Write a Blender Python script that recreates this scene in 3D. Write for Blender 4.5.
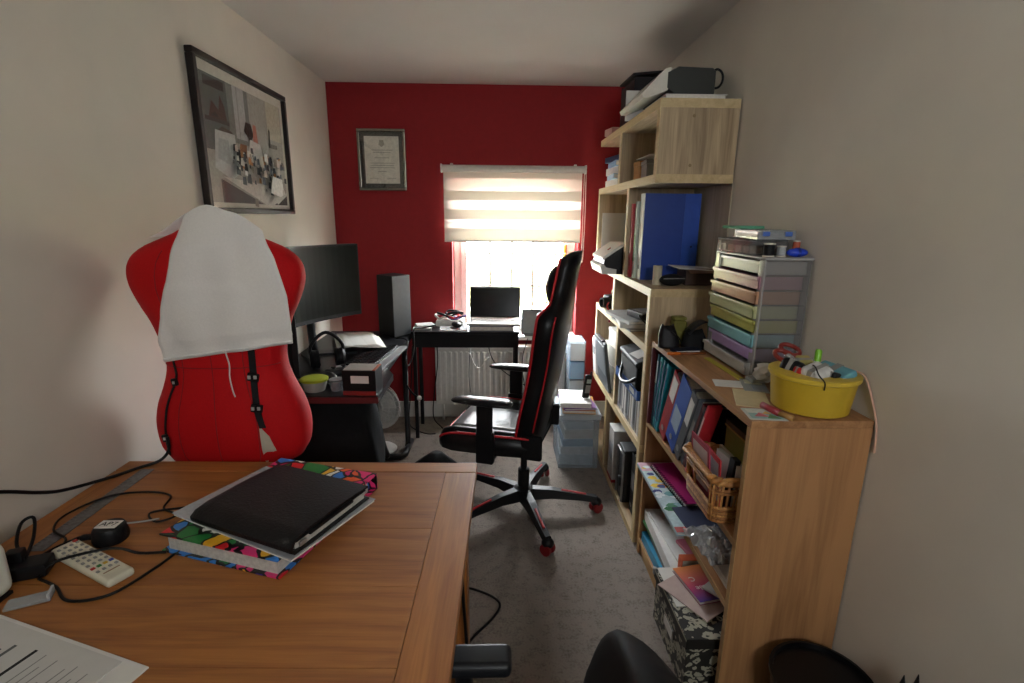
import bpy, bmesh, math, random
from mathutils import Vector, Matrix, Euler
random.seed(7)
scene = bpy.context.scene
for o in list(bpy.data.objects): bpy.data.objects.remove(o)
COL = scene.collection
R = math.radians
# ------------------------------------------------------------------ camera
def set_camera():
    P, Y, RO = R(13.75), R(1.65), R(0.53)
    f = Vector((math.sin(Y)*math.cos(P), math.cos(Y)*math.cos(P), -math.sin(P)))
    r = Vector((math.cos(Y), -math.sin(Y), 0)); u = r.cross(f)
    r2 = r*math.cos(RO)+u*math.sin(RO); u2 = -r*math.sin(RO)+u*math.cos(RO)
    cd = bpy.data.cameras.new('camera'); cam = bpy.data.objects.new('camera', cd); COL.objects.link(cam)
    cd.sensor_width = 36; cd.lens = 18.0; cd.clip_start = .02
    m = Matrix((r2, u2, -f)).transposed().to_4x4(); m.translation = (0, 0, 1.52)
    cam.matrix_world = m; scene.camera = cam
set_camera()
# ------------------------------------------------------------------ world, lights, exposure
vs = scene.view_settings
vs.view_transform = 'Standard'; vs.look = 'None'; vs.exposure = 0.3; vs.gamma = 1; vs.use_curve_mapping = False
w = bpy.data.worlds.new('overcast_sky'); scene.world = w; w.use_nodes = True
bg = w.node_tree.nodes['Background']; bg.inputs[0].default_value = (.93, .97, 1, 1); bg.inputs[1].default_value = 52.0
def area(name, loc, rot, sx, sy, power, col=(1, 1, 1), portal=False, shape='RECTANGLE'):
    l = bpy.data.lights.new(name, 'AREA'); l.shape = shape; l.size = sx; l.size_y = sy; l.energy = power; l.color = col
    l.cycles.is_portal = portal
    o = bpy.data.objects.new(name, l); COL.objects.link(o); o.location = loc; o.rotation_euler = rot
    return o
area('window_portal', (.125, 3.97, 1.23), (R(-90), 0, 0), .95, 1.2, 1, portal=True)
area('rear_window_portal', (.4, -1.14, 1.86), (R(90), 0, 0), .46, .5, 1, portal=True)  # daylight entry for the window added behind the camera
# ------------------------------------------------------------------ helpers
def hexc(h):
    h = h.lstrip('#'); v = [int(h[i:i+2], 16)/255 for i in (0, 2, 4)]
    return tuple(c/12.92 if c <= .04045 else ((c+.055)/1.055)**2.4 for c in v)+(1,)
MATS = {}
def M(h, rough=.6, metal=0, var=.06, scale=40, bump=0, coat=0, spec=.5):
    """plain procedural material: base colour with a little noise in it"""
    k = (h, rough, metal, var, scale, bump, coat, spec)
    if k in MATS: return MATS[k]
    m = bpy.data.materials.new('surface'); m.use_nodes = True; nt = m.node_tree; b = nt.nodes['Principled BSDF']
    c = hexc(h)
    if max(c[:3]) < .02 and spec == .5: spec = .28
    tc = nt.nodes.new('ShaderNodeTexCoord'); n = nt.nodes.new('ShaderNodeTexNoise'); n.inputs['Scale'].default_value = scale; n.inputs['Detail'].default_value = 3
    nt.links.new(tc.outputs['Object'], n.inputs['Vector'])
    r = nt.nodes.new('ShaderNodeValToRGB'); r.color_ramp.elements[0].position = .3; r.color_ramp.elements[1].position = .7
    r.color_ramp.elements[0].color = tuple(x*(1-var) for x in c[:3])+(1,); r.color_ramp.elements[1].color = tuple(min(1, x*(1+var)) for x in c[:3])+(1,)
    nt.links.new(n.outputs['Fac'], r.inputs['Fac']); nt.links.new(r.outputs['Color'], b.inputs['Base Color'])
    b.inputs['Roughness'].default_value = rough; b.inputs['Metallic'].default_value = metal; b.inputs['Specular IOR Level'].default_value = spec
    if coat: b.inputs['Coat Weight'].default_value = coat
    if bump:
        bp = nt.nodes.new('ShaderNodeBump'); bp.inputs['Strength'].default_value = bump; bp.inputs['Distance'].default_value = .003
        nt.links.new(n.outputs['Fac'], bp.inputs['Height']); nt.links.new(bp.outputs['Normal'], b.inputs['Normal'])
    MATS[k] = m; return m
def wood(c1, c2, axis='X', rough=.5, sc=1.0, coat=0):
    k = ('wood', c1, c2, axis, rough, sc)
    if k in MATS: return MATS[k]
    m = bpy.data.materials.new('wood_grain'); m.use_nodes = True; nt = m.node_tree; b = nt.nodes['Principled BSDF']; L = nt.links.new
    tc = nt.nodes.new('ShaderNodeTexCoord'); oi = nt.nodes.new('ShaderNodeObjectInfo')
    ad = nt.nodes.new('ShaderNodeVectorMath'); ad.operation = 'MULTIPLY_ADD'; cmb = nt.nodes.new('ShaderNodeCombineXYZ')
    for i in range(3): L(oi.outputs['Random'], cmb.inputs[i])
    ad.inputs[1].default_value = (9, 5, 7); L(cmb.outputs[0], ad.inputs[0]); L(tc.outputs['Object'], ad.inputs[2])
    mp = nt.nodes.new('ShaderNodeMapping'); s = [14*sc]*3; s['XYZ'.index(axis)] = 1.1*sc; mp.inputs['Scale'].default_value = s
    L(ad.outputs[0], mp.inputs['Vector'])
    n = nt.nodes.new('ShaderNodeTexNoise'); n.inputs['Scale'].default_value = 1.6; n.inputs['Detail'].default_value = 6; n.inputs['Distortion'].default_value = 1.2
    L(mp.outputs[0], n.inputs['Vector'])
    s2 = [90*sc]*3; s2['XYZ'.index(axis)] = 3*sc
    mp2 = nt.nodes.new('ShaderNodeMapping'); mp2.inputs['Scale'].default_value = s2; L(ad.outputs[0], mp2.inputs['Vector'])
    n2 = nt.nodes.new('ShaderNodeTexNoise'); n2.inputs['Scale'].default_value = 2.5; n2.inputs['Detail'].default_value = 3; L(mp2.outputs[0], n2.inputs['Vector'])
    mx = nt.nodes.new('ShaderNodeMath'); mx.operation = 'MULTIPLY_ADD'; mx.inputs[1].default_value = .35; L(n2.outputs['Fac'], mx.inputs[0]); L(n.outputs['Fac'], mx.inputs[2])
    m3 = nt.nodes.new('ShaderNodeMath'); m3.operation = 'MULTIPLY_ADD'; m3.inputs[1].default_value = .16; L(oi.outputs['Random'], m3.inputs[0]); L(mx.outputs[0], m3.inputs[2])
    r = nt.nodes.new('ShaderNodeValToRGB'); r.color_ramp.elements[0].position = .48; r.color_ramp.elements[1].position = .95
    r.color_ramp.elements[0].color = hexc(c1); r.color_ramp.elements[1].color = hexc(c2)
    L(m3.outputs[0], r.inputs['Fac']); L(r.outputs['Color'], b.inputs['Base Color'])
    b.inputs['Roughness'].default_value = rough; b.inputs['Coat Weight'].default_value = coat
    bp = nt.nodes.new('ShaderNodeBump'); bp.inputs['Strength'].default_value = .12; bp.inputs['Distance'].default_value = .001
    L(n2.outputs['Fac'], bp.inputs['Height']); L(bp.outputs['Normal'], b.inputs['Normal'])
    MATS[k] = m; return m
def clear(tint, opac=.25, rough=.15, gl=.12):
    """clear or frosted plastic: part see-through, part milky, with a sheen"""
    k = ('clear', tint, opac, rough, gl)
    if k in MATS: return MATS[k]
    m = bpy.data.materials.new('clear_plastic'); m.use_nodes = True; nt = m.node_tree; nt.nodes.clear(); L = nt.links.new
    out = nt.nodes.new('ShaderNodeOutputMaterial'); tr = nt.nodes.new('ShaderNodeBsdfTransparent'); df = nt.nodes.new('ShaderNodeBsdfDiffuse'); gs = nt.nodes.new('ShaderNodeBsdfGlossy')
    tr.inputs[0].default_value = tuple(.5+.5*x for x in hexc(tint)[:3])+(1,); df.inputs[0].default_value = hexc(tint); gs.inputs['Roughness'].default_value = rough
    nz = nt.nodes.new('ShaderNodeTexNoise'); nz.inputs['Scale'].default_value = 30
    mr = nt.nodes.new('ShaderNodeMapRange'); mr.inputs['To Min'].default_value = opac*.85; mr.inputs['To Max'].default_value = min(1, opac*1.15); L(nz.outputs['Fac'], mr.inputs['Value'])
    a = nt.nodes.new('ShaderNodeMixShader'); L(mr.outputs[0], a.inputs[0]); L(tr.outputs[0], a.inputs[1]); L(df.outputs[0], a.inputs[2])
    b2 = nt.nodes.new('ShaderNodeMixShader'); b2.inputs[0].default_value = gl; L(a.outputs[0], b2.inputs[1]); L(gs.outputs[0], b2.inputs[2])
    L(b2.outputs[0], out.inputs[0]); MATS[k] = m; return m
def translucent(h, trans=.5, thru=0):
    k = ('tl', h, trans, thru)
    if k in MATS: return MATS[k]
    m = bpy.data.materials.new('blind_cloth'); m.use_nodes = True; nt = m.node_tree; nt.nodes.clear(); L = nt.links.new
    out = nt.nodes.new('ShaderNodeOutputMaterial'); d = nt.nodes.new('ShaderNodeBsdfDiffuse'); t = nt.nodes.new('ShaderNodeBsdfTranslucent'); tr = nt.nodes.new('ShaderNodeBsdfTransparent')
    nz = nt.nodes.new('ShaderNodeTexNoise'); nz.inputs['Scale'].default_value = 300
    rp = nt.nodes.new('ShaderNodeValToRGB'); c = hexc(h); rp.color_ramp.elements[0].color = tuple(x*.92 for x in c[:3])+(1,); rp.color_ramp.elements[1].color = c
    L(nz.outputs['Fac'], rp.inputs[0]); L(rp.outputs[0], d.inputs[0]); L(rp.outputs[0], t.inputs[0])
    a = nt.nodes.new('ShaderNodeMixShader'); a.inputs[0].default_value = trans; L(d.outputs[0], a.inputs[1]); L(t.outputs[0], a.inputs[2])
    b = nt.nodes.new('ShaderNodeMixShader'); b.inputs[0].default_value = thru; L(a.outputs[0], b.inputs[1]); L(tr.outputs[0], b.inputs[2])
    L(b.outputs[0], out.inputs[0]); MATS[k] = m; return m
def spline(pts, n=6, closed=False):
    P = [Vector(p) for p in pts]; out = []; N = len(P)
    if N < 3: return P
    rng = range(N if closed else N-1)
    for i in rng:
        a = P[(i-1) % N] if closed or i > 0 else P[0]*2-P[1]
        b = P[i]; c = P[(i+1) % N]
        d = P[(i+2) % N] if closed or i+2 < N else P[-1]*2-P[-2]
        for k in range(n):
            t = k/n
            out.append(.5*((2*b)+(c-a)*t+(2*a-5*b+4*c-d)*t*t+(3*b-a-3*c+d)*t**3))
    if not closed: out.append(P[-1])
    return out
class MB:
    """mesh builder: collects shapes into one bmesh"""
    def __init__(s): s.bm = bmesh.new(); s.mi = 0
    def _new(s, geom_verts, rot, c):
        m = Matrix.Translation(Vector(c)) @ (Euler([R(a) for a in rot]).to_matrix().to_4x4() if rot else Matrix())
        for v in geom_verts: v.co = m @ v.co
    def box(s, c, size, rot=None, bev=0, seg=2, taper=None):
        r = bmesh.ops.create_cube(s.bm, size=1); vs = r['verts']
        for v in vs:
            v.co = Vector((v.co.x*size[0], v.co.y*size[1], v.co.z*size[2]))
            if taper and v.co.z < 0: v.co.x *= taper; v.co.y *= taper
        fs = set(f for v in vs for f in v.link_faces)
        for f in fs: f.material_index = s.mi
        if bev:
            es = list(set(e for v in vs for e in v.link_edges))
            rr = bmesh.ops.bevel(s.bm, geom=es, offset=min(bev, min(size)*.49), segments=seg, profile=.5, affect='EDGES', clamp_overlap=True)
            vs = list(set([v for f in rr['faces'] for v in f.verts]) | set(v for v in vs if v.is_valid))
            for f in rr['faces']: f.material_index = s.mi
        s._new(vs, rot, c); return s
    def bx(s, x0, x1, y0, y1, z0, z1, bev=0, seg=2):
        return s.box(((x0+x1)/2, (y0+y1)/2, (z0+z1)/2), (x1-x0, y1-y0, z1-z0), None, bev, seg)
    def loft(s, rings, cap=True, closed=True):
        V = [[s.bm.verts.new(p) for p in r] for r in rings]
        n = len(V[0])
        for a, b in zip(V[:-1], V[1:]):
            for i in range(n if closed else n-1):
                f = s.bm.faces.new((a[i], a[(i+1) % n], b[(i+1) % n], b[i])); f.material_index = s.mi
        if cap:
            for r in (list(reversed(V[0])), V[-1]):
                f = s.bm.faces.new(r); f.material_index = s.mi
        return s
    def lathe(s, prof, c=(0, 0, 0), seg=24, sx=1, sy=1, rot=None, cap=True):
        m = Euler([R(a) for a in rot]).to_matrix() if rot else Matrix.Identity(3)
        rings = []
        for r, z in prof:
            r = max(r, .0003)
            rings.append([Vector(c)+m @ Vector((r*sx*math.cos(2*math.pi*i/seg), r*sy*math.sin(2*math.pi*i/seg), z)) for i in range(seg)])
        return s.loft(rings, cap)
    def cyl(s, c, r, h, rot=None, seg=20, r2=None):
        r2 = r if r2 is None else r2
        return s.lathe([(r, -h/2), (r2, h/2)], c, seg, rot=rot)
    def ell(s, c, rx, ry, rz, seg=16, rings=10, rot=None):
        pr = [(math.sin(math.pi*i/rings), -math.cos(math.pi*i/rings)) for i in range(rings+1)]
        m = Euler([R(a) for a in rot]).to_matrix() if rot else Matrix.Identity(3)
        rr = []
        for r, z in pr:
            r = max(r, .002)
            rr.append([Vector(c)+m @ Vector((r*rx*math.cos(2*math.pi*i/seg), r*ry*math.sin(2*math.pi*i/seg), z*rz)) for i in range(seg)])
        return s.loft(rr)
    def tube(s, pts, r, seg=8, smooth=6, closed=False, flat=1.0):
        P = spline(pts, smooth, closed) if smooth else [Vector(p) for p in pts]
        n = len(P); up = None; rings = []
        for i in range(n):
            if closed: t = P[(i+1) % n]-P[i-1]
            else: t = P[min(i+1, n-1)]-P[max(i-1, 0)]
            if t.length < 1e-9: t = Vector((0, 0, 1))
            t.normalize()
            if up is None: up = Vector((0, 0, 1)) if abs(t.z) < .9 else Vector((1, 0, 0))
            a = t.cross(up)
            if a.length < 1e-6: a = t.orthogonal()
            a.normalize(); b = a.cross(t).normalized(); up = b
            rad = r(i/(n-1)) if callable(r) else r
            rings.append([P[i]+a*rad*math.cos(2*math.pi*k/seg)+b*rad*flat*math.sin(2*math.pi*k/seg) for k in range(seg)])
        if closed: rings.append(rings[0])
        return s.loft(rings, not closed)
    def prism(s, poly, axis, a, b):
        """poly of 2D points extruded along axis from a to b (axis z: (x,y); y: (x,z); x: (y,z))"""
        def p3(p, h): return {'z': (p[0], p[1], h), 'y': (p[0], h, p[1]), 'x': (h, p[0], p[1])}[axis]
        return s.loft([[p3(p, a) for p in poly], [p3(p, b) for p in poly]])
    def quad(s, *pts):
        f = s.bm.faces.new([s.bm.verts.new(p) for p in pts]); f.material_index = s.mi; return s
    def grid(s, fn, nu, nv):
        V = [[s.bm.verts.new(fn(i/nu, j/nv)) for i in range(nu+1)] for j in range(nv+1)]
        for j in range(nv):
            for i in range(nu):
                f = s.bm.faces.new((V[j][i], V[j][i+1], V[j+1][i+1], V[j+1][i])); f.material_index = s.mi
        return s
    def build(s, name, mats, parent=None, smooth=False, mods=None):
        me = bpy.data.meshes.new(name); bmesh.ops.recalc_face_normals(s.bm, faces=s.bm.faces[:])
        for f in s.bm.faces: f.smooth = bool(smooth)
        s.bm.to_mesh(me); s.bm.free()
        for m in (mats if isinstance(mats, (list, tuple)) else [mats]): me.materials.append(m)
        o = bpy.data.objects.new(name, me); COL.objects.link(o)
        if parent: o.parent = parent
        if smooth == 'auto':
            me.set_sharp_from_angle(angle=R(40))
            wn_ = o.modifiers.new('weighted_normals', 'WEIGHTED_NORMAL'); wn_.keep_sharp = True; wn_.weight = 100
        return o
def tag(o, label, cat, group=None):
    o['label'] = label; o['category'] = cat
    if group: o['group'] = group
    return o
def thing(name, label, cat, loc=(0, 0, 0), rot=(0, 0, 0), group=None):
    o = bpy.data.objects.new(name, None); COL.objects.link(o); o.location = loc; o.rotation_euler = [R(a) for a in rot]
    o.empty_display_size = .05
    return tag(o, label, cat, group)
def struct(o): o['kind'] = 'structure'; return o
def pbox(p, name, mat, c, s, rot=None, bev=0, seg=2): return MB().box(c, s, rot, bev, seg).build(name, mat, p, 'auto' if bev else False)
def pbx(p, name, mat, x0, x1, y0, y1, z0, z1, bev=0): return MB().bx(x0, x1, y0, y1, z0, z1, bev).build(name, mat, p, 'auto' if bev else False)
def ptube(p, name, mat, pts, r, **k): return MB().tube(pts, r, **k).build(name, mat, p, True)
def plathe(p, name, mat, prof, c=(0, 0, 0), **k): return MB().lathe(prof, c, **k).build(name, mat, p, 'auto')
def text(p, name, s, size, mat, loc, rot, sx=1):
    cu = bpy.data.curves.new(name, 'FONT'); cu.body = s; cu.size = size; cu.extrude = .0002; cu.align_x = 'CENTER'; cu.align_y = 'CENTER'
    t = bpy.data.objects.new(name, cu); COL.objects.link(t); bpy.context.view_layer.update()
    me = bpy.data.meshes.new_from_object(t.evaluated_get(bpy.context.evaluated_depsgraph_get())); bpy.data.objects.remove(t)
    me.materials.clear(); me.materials.append(mat)
    o = bpy.data.objects.new(name, me); COL.objects.link(o); o.parent = p; o.location = loc; o.rotation_euler = [R(a) for a in rot]; o.scale = (sx, 1, 1)
    return o
def art(p, name, shapes, step=.00025, z0=0, basis=None):
    """flat print: coloured polygons (u,v) in the local XY plane, later ones printed over earlier ones"""
    mb = MB(); mats = []
    for i, (poly, col) in enumerate(shapes):
        m = M(col, .7, var=.12, scale=60)
        if m not in mats: mats.append(m)
        mb.mi = mats.index(m)
        pts = [Vector((q[0], q[1], z0+step*i)) for q in poly]
        if basis: pts = [basis @ q for q in pts]
        mb.quad(*pts)
    return mb.build(name, mats, p)
def rect(x0, x1, y0, y1): return [(x0, y0), (x1, y0), (x1, y1), (x0, y1)]
BLK = M('#121214', .45); BLKM = M('#0d0d0f', .75); BLKG = M('#0e0e10', .22); WHT = M('#e6e4de', .5); PAPER = M('#dcdad4', .8, var=.02); GREY = M('#7d7d80', .5); SILV = M('#a8a8a8', .35, .6); REDP = M('#a01018', .45); CABLE = M('#0a0a0b', .5)
# ================================================================== THE ROOM
XL, XR, YB, YF, ZC = -1.155, .983, 3.76, -1.05, 2.38
def carpet():
    m = bpy.data.materials.new('carpet'); m.use_nodes = True; nt = m.node_tree; b = nt.nodes['Principled BSDF']; L = nt.links.new
    tc = nt.nodes.new('ShaderNodeTexCoord')
    n1 = nt.nodes.new('ShaderNodeTexNoise'); n1.inputs['Scale'].default_value = 110; n1.inputs['Detail'].default_value = 4
    n2 = nt.nodes.new('ShaderNodeTexNoise'); n2.inputs['Scale'].default_value = 22; n2.inputs['Detail'].default_value = 6
    for n in (n1, n2): L(tc.outputs['Object'], n.inputs['Vector'])
    a = nt.nodes.new('ShaderNodeMath'); a.operation = 'MULTIPLY_ADD'; a.inputs[1].default_value = 1.0; L(n1.outputs[0], a.inputs[0]); L(n2.outputs[0], a.inputs[2])
    r = nt.nodes.new('ShaderNodeValToRGB'); r.color_ramp.elements[0].position = .72; r.color_ramp.elements[1].position = 1.28
    r.color_ramp.elements[0].color = hexc('#6e655f'); r.color_ramp.elements[1].color = hexc('#898078')
    L(a.outputs[0], r.inputs[0]); L(r.outputs[0], b.inputs['Base Color']); b.inputs['Roughness'].default_value = 1; b.inputs['Specular IOR Level'].default_value = .1
    bp = nt.nodes.new('ShaderNodeBump'); bp.inputs['Strength'].default_value = .8; bp.inputs['Distance'].default_value = .006
    L(n1.outputs[0], bp.inputs['Height']); L(bp.outputs[0], b.inputs['Normal']); return m
CREAM = M('#dad3c6', .85, var=.025, scale=6, bump=.0); RED = M('#8a0f16', .8, var=.05, scale=25, bump=.15); CEIL = M('#d2cdc6', .9, var=.015, scale=4); GLOSSW = M('#e2e0da', .35, var=.01)
struct(MB().bx(XL-.1, XR+.1, YF-.1, YB+.1, -.1, 0).build('floor', carpet()))
struct(MB().bx(XL-.1, XR+.1, YF-.1, YB+.3, ZC, ZC+.1).build('ceiling', CEIL))
struct(MB().bx(XL-.1, XL, YF-.1, YB+.3, 0, ZC).build('wall_left', CREAM))
struct(MB().bx(XR, XR+.1, YF-.1, YB+.3, 0, ZC).build('wall_right', CREAM))
VX0, VX1, VZ0, VZ1 = .18, .62, 1.62, 2.1  # wall opening for the added light window
mb = MB(); mb.bx(XL, VX0, YF-.1, YF, 0, ZC); mb.bx(VX1, XR, YF-.1, YF, 0, ZC); mb.bx(VX0, VX1, YF-.1, YF, 0, VZ0); mb.bx(VX0, VX1, YF-.1, YF, VZ1, ZC)
struct(mb.build('wall_front', CREAM))
WX0, WX1, WZ0, WZ1, WY = -.33, .582, .65, 1.80, 3.91
mb = MB(); mb.bx(XL, WX0, YB, YB+.25, 0, ZC); mb.bx(WX1, XR, YB, YB+.25, 0, ZC); mb.bx(WX0, WX1, YB, YB+.25, 0, WZ0-.03); mb.bx(WX0, WX1, YB, YB+.25, WZ1, ZC)
struct(mb.build('wall_back', RED))
struct(MB().bx(XL, XR, YB-.018, YB, 0, .125, .006).build('baseboard_back', GLOSSW, None, 'auto'))
struct(MB().bx(XL, XL+.018, YF, YB-.02, 0, .125, .006).build('baseboard_left', GLOSSW, None, 'auto'))
struct(MB().bx(XR-.002, XR, YF, 1.0, 0, .125).build('baseboard_right', GLOSSW))
# window: PVC frame, one pane with glazing bars, sill board, brass handle
wn = bpy.data.objects.new('window_1', None); COL.objects.link(wn); struct(wn)
wn.location = (0, 0, 0)
def fr(name, x0, x1, y0, y1, z0, z1, bw, m):
    mb = MB(); mb.bx(x0, x0+bw, y0, y1, z0, z1, .004); mb.bx(x1-bw, x1, y0, y1, z0, z1, .004); mb.bx(x0+bw, x1-bw, y0, y1, z0, z0+bw, .004); mb.bx(x0+bw, x1-bw, y0, y1, z1-bw, z1, .004)
    return mb.build(name, m, wn, 'auto')
fr('window_frame', WX0, WX1, WY, WY+.06, WZ0, WZ1, .05, GLOSSW)
fr('window_sash', WX0+.05, WX1-.05, WY-.012, WY+.045, WZ0+.05, WZ1-.05, .045, GLOSSW)
GL = clear('#ffffff', .01, .02, .04)
MB().bx(WX0+.09, WX1-.09, WY+.018, WY+.022, WZ0+.09, WZ1-.09).build('pane', GL, wn)
for x in (-.059, .107, .266): MB().bx(x-.009, x+.009, WY+.012, WY+.028, WZ0+.095, WZ1-.095).build('glazing_bar', GLOSSW, wn)
for z in (1.0, 1.24, 1.5): MB().bx(WX0+.095, WX1-.095, WY+.013, WY+.027, z-.008, z+.008).build('glazing_bar', GLOSSW, wn)
BRASS = M('#b8822e', .3, .9)
h = MB(); h.box((.505, WY-.02, 1.27), (.02, .016, .09), None, .004); h.tube([(.505, WY-.03, 1.25), (.505, WY-.05, 1.25), (.505, WY-.055, 1.22), (.503, WY-.055, 1.15)], .008)
h.build('window_handle', BRASS, wn, True)
struct(MB().bx(WX0-.04, WX1+.04, YB-.05, WY+.01, WZ0-.03, WZ0, .006).build('trim_1', GLOSSW, None, 'auto'))
# outdoors, seen washed out through the window
gm = M('#c4c4b6', .95, var=.15, scale=1.5)  # ground made paler than grass to reflect daylight up to the ceiling
tag(MB().bx(-14, 14, 4.3, 30, -.75, -.65).build('garden_lawn', gm), 'washed out pale lawn beyond the window', 'lawn')
hd = MB()
for i in range(70):
    x = -9+i*.27; hd.ell((x, 13+random.uniform(-.3, .3), .0+random.uniform(-.1, .15)), random.uniform(.3, .5), .4, random.uniform(.6, .95), 8, 6)
tag(hd.build('garden_hedge', M('#a9a878', .9, var=.4, scale=4), None, True), 'faint yellow green hedge far beyond the window', 'hedge')
# zebra roller blind
bl = thing('roller_blind', 'white striped day and night roller blind half lowered over the window', 'blind', (.1085, YB, 1.86))
BW = .5; FB = translucent('#f3ede2', .21); SH = translucent('#f6f1ea', .4, .12)
MB().tube([(-BW-.005, -.03, -.022), (BW+.005, -.03, -.022)], .024, smooth=0, seg=14).build('headrail', M('#d8d4cc', .5), bl, 'auto')
for s in (-1, 1):
    pbox(bl, 'end_bracket', WHT, (s*(BW+.0), -.028, -.022), (.012, .05, .058), None, .004); pbox(bl, 'wall_clip', WHT, (s*.43, -.014, .006), (.02, .02, .014), None, .003)
zs = [-.02, -.085, -.17, -.235, -.295, -.365, -.425, -.512]
for i in range(7): pbx(bl, 'opaque_band' if i % 2 == 0 else 'sheer_band', FB if i % 2 == 0 else SH, -BW+.012, BW-.02, -.0275 if i % 2 == 0 else -.0265, -.0255, zs[i+1], zs[i])
pbx(bl, 'bottom_bar', WHT, -BW+.012, BW-.02, -.035, -.018, -.522, -.508, .003)
ptube(bl, 'pull_chain', M('#d9d2c4', .5), [(BW-.008, -.035, -.03), (BW-.007, -.036, -.3), (BW-.004, -.036, -.62), (BW+.0, -.036, -.66), (BW+.006, -.036, -.6), (BW+.008, -.036, -.3), (BW+.004, -.036, -.03)], .0028, smooth=4, seg=6)
# radiator
rd = thing('radiator', 'white fluted panel radiator under the window', 'radiator', (.06, YB, .14))
mb = MB(); mb.bx(-.52, .52, -.115, -.095, 0, .44, .006); mb.bx(-.52, .52, -.055, -.035, 0, .44, .006)
for i in range(25):
    x = -.49+i*.0408; mb.box((x, -.114, .22), (.024, .016, .38), None, .007, 2)
mb.build('radiator_panel', WHT, rd, 'auto')
pbx(rd, 'top_grille', WHT, -.52, .52, -.115, -.035, .438, .45, .003)
for x in (-.47, .47): MB().tube([(x, -.075, -.14), (x, -.075, .02)], .009, smooth=0).build('pipe', WHT, rd, True)
pbx(rd, 'bracket', GREY, -.3, .3, -.036, 0, .2, .24)
# unseen window added behind the camera to light surfaces that face it
w2 = bpy.data.objects.new('window_2', None); COL.objects.link(w2); struct(w2); w2.location = (0, 0, 0)
mb = MB(); y0, y1 = YF-.07, YF-.01; bw_ = .045
mb.bx(VX0, VX0+bw_, y0, y1, VZ0, VZ1); mb.bx(VX1-bw_, VX1, y0, y1, VZ0, VZ1); mb.bx(VX0+bw_, VX1-bw_, y0, y1, VZ0, VZ0+bw_); mb.bx(VX0+bw_, VX1-bw_, y0, y1, VZ1-bw_, VZ1)
mb.build('window_frame', GLOSSW, w2); MB().bx(VX0+bw_, VX1-bw_, YF-.042, YF-.038, VZ0+bw_, VZ1-bw_).build('pane', GL, w2)
MB().bx((VX0+VX1)/2-.02, (VX0+VX1)/2+.02, y0, y1, VZ0+bw_, VZ1-bw_).build('mullion', GLOSSW, w2)
# ================================================================== WALL PICTURES
pc = thing('framed_photograph', 'large black framed photograph of a cluttered desk on the cream wall', 'picture', (XL, 2.535, 1.82), (90, 0, 90))
# local: x -> world y, y -> world z, z -> world x (into the room)
PW, PH = .428, .30
DK = wood('#120a07', '#1d100b', 'X', .55)
for a in ((-PW, PW, PH-.024, PH), (-PW, PW, -PH, -PH+.024)): pbx(pc, 'frame_rail', DK, a[0], a[1], a[2], a[3], .002, .032, .004)
for a in ((-PW, -PW+.024), (PW-.024, PW)): pbx(pc, 'frame_stile', DK, a[0], a[1], -PH+.024, PH-.024, .002, .032, .004)
pbx(pc, 'mount', M('#d9d5c8', .8), -PW+.02, PW-.02, -PH+.02, PH-.02, .004, .012)
sh = [(rect(-.375, .375, -.255, .235), '#a9a69c'), (rect(-.375, .02, .0, .235), '#7e827d'), (rect(-.375, -.17, -.05, .235), '#5a605d'), (rect(-.345, -.19, .19, .225), '#2c2b2a'), (rect(-.36, -.17, .06, .075), '#3a3530'),
      ([(-.33, .075), (-.30, .14), (-.25, .11), (-.23, .17), (-.2, .13), (-.19, .075)], '#4a3028'), ([(-.32, .08), (-.28, .1), (-.25, .08)], '#27221f'), (rect(-.12, -.02, .02, .235), '#b4b3b2'), (rect(-.09, -.08, .02, .235), '#9b9a99'), (rect(.2, .36, .06, .235), '#c2bca6'),
      (rect(.2, .3, .02, .04), '#6e6a60'), ([(.2, .02), (.21, .11), (.225, .1), (.22, .02)], '#3d342c'),
      ([(-.33, -.12), (-.3, .03), (-.14, .03), (-.13, -.13), (-.2, -.16)], '#c6c8c4'), ([(-.3, -.08), (-.28, 0), (-.2, 0), (-.2, -.1)], '#b0b4b2'), ([(-.28, .03), (-.24, .05), (-.17, .04), (-.15, .03)], '#4a4038'),
      ([(-.05, .06), (-.03, .1), (.02, .1), (.04, .05), (0, .02)], '#3a2c22'), ([(.03, .02), (.04, .1), (.07, .1), (.08, .02)], '#b5705c'), ([(-.04, -.06), (0, .03), (.1, .02), (.13, -.06), (.1, -.1)], '#d2cfc8'), ([(-.12, -.06), (-.1, 0), (-.04, .0), (-.05, -.07)], '#8a5a34'),
      ([(-.28, -.15), (.33, -.17), (.35, -.2), (.2, -.255), (.1, -.255)], '#d6d3ca'), ([(-.3, -.16), (.08, -.255), (-.3, -.255)], '#55524e'), ([(.2, -.255), (.36, -.2), (.36, -.255)], '#33302e')]
rr = random.Random(3)
for i in range(110):
    u = rr.uniform(-.2, .3); v = -.02-abs(rr.gauss(0, .07))-(.02 if u > 0 else 0); s = rr.uniform(.006, .022)
    sh.append(([(u-s, v-s*.8), (u+s, v-s), (u+s*.8, v+s), (u-s*.7, v+s*.9)], rr.choice(['#2c2b2b', '#44484c', '#e2e0da', '#8b8478', '#5d646c', '#9c6b3a', '#c9c4b8', '#1d1c1c'])))
sh += [([(.1, -.2), (.14, -.12), (.25, -.13), (.24, -.22)], '#e4e2dc'), ([(.15, -.235), (.3, -.19), (.31, -.2), (.17, -.255)], '#b9b6ad')]
art(pc, 'photo_print', sh, z0=.0125)
pbx(pc, 'glass', clear('#ffffff', .01, .03, .05), -PW+.02, PW-.02, -PH+.02, PH-.02, .0205, .0225)
ct = thing('framed_certificate', 'small silver framed certificate with olive mount on the red wall', 'picture', (-.80, YB, 1.888), (90, 0, 0))
CW, CH = .165, .203
FM = M('#8f8c80', .25, .85)
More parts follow.
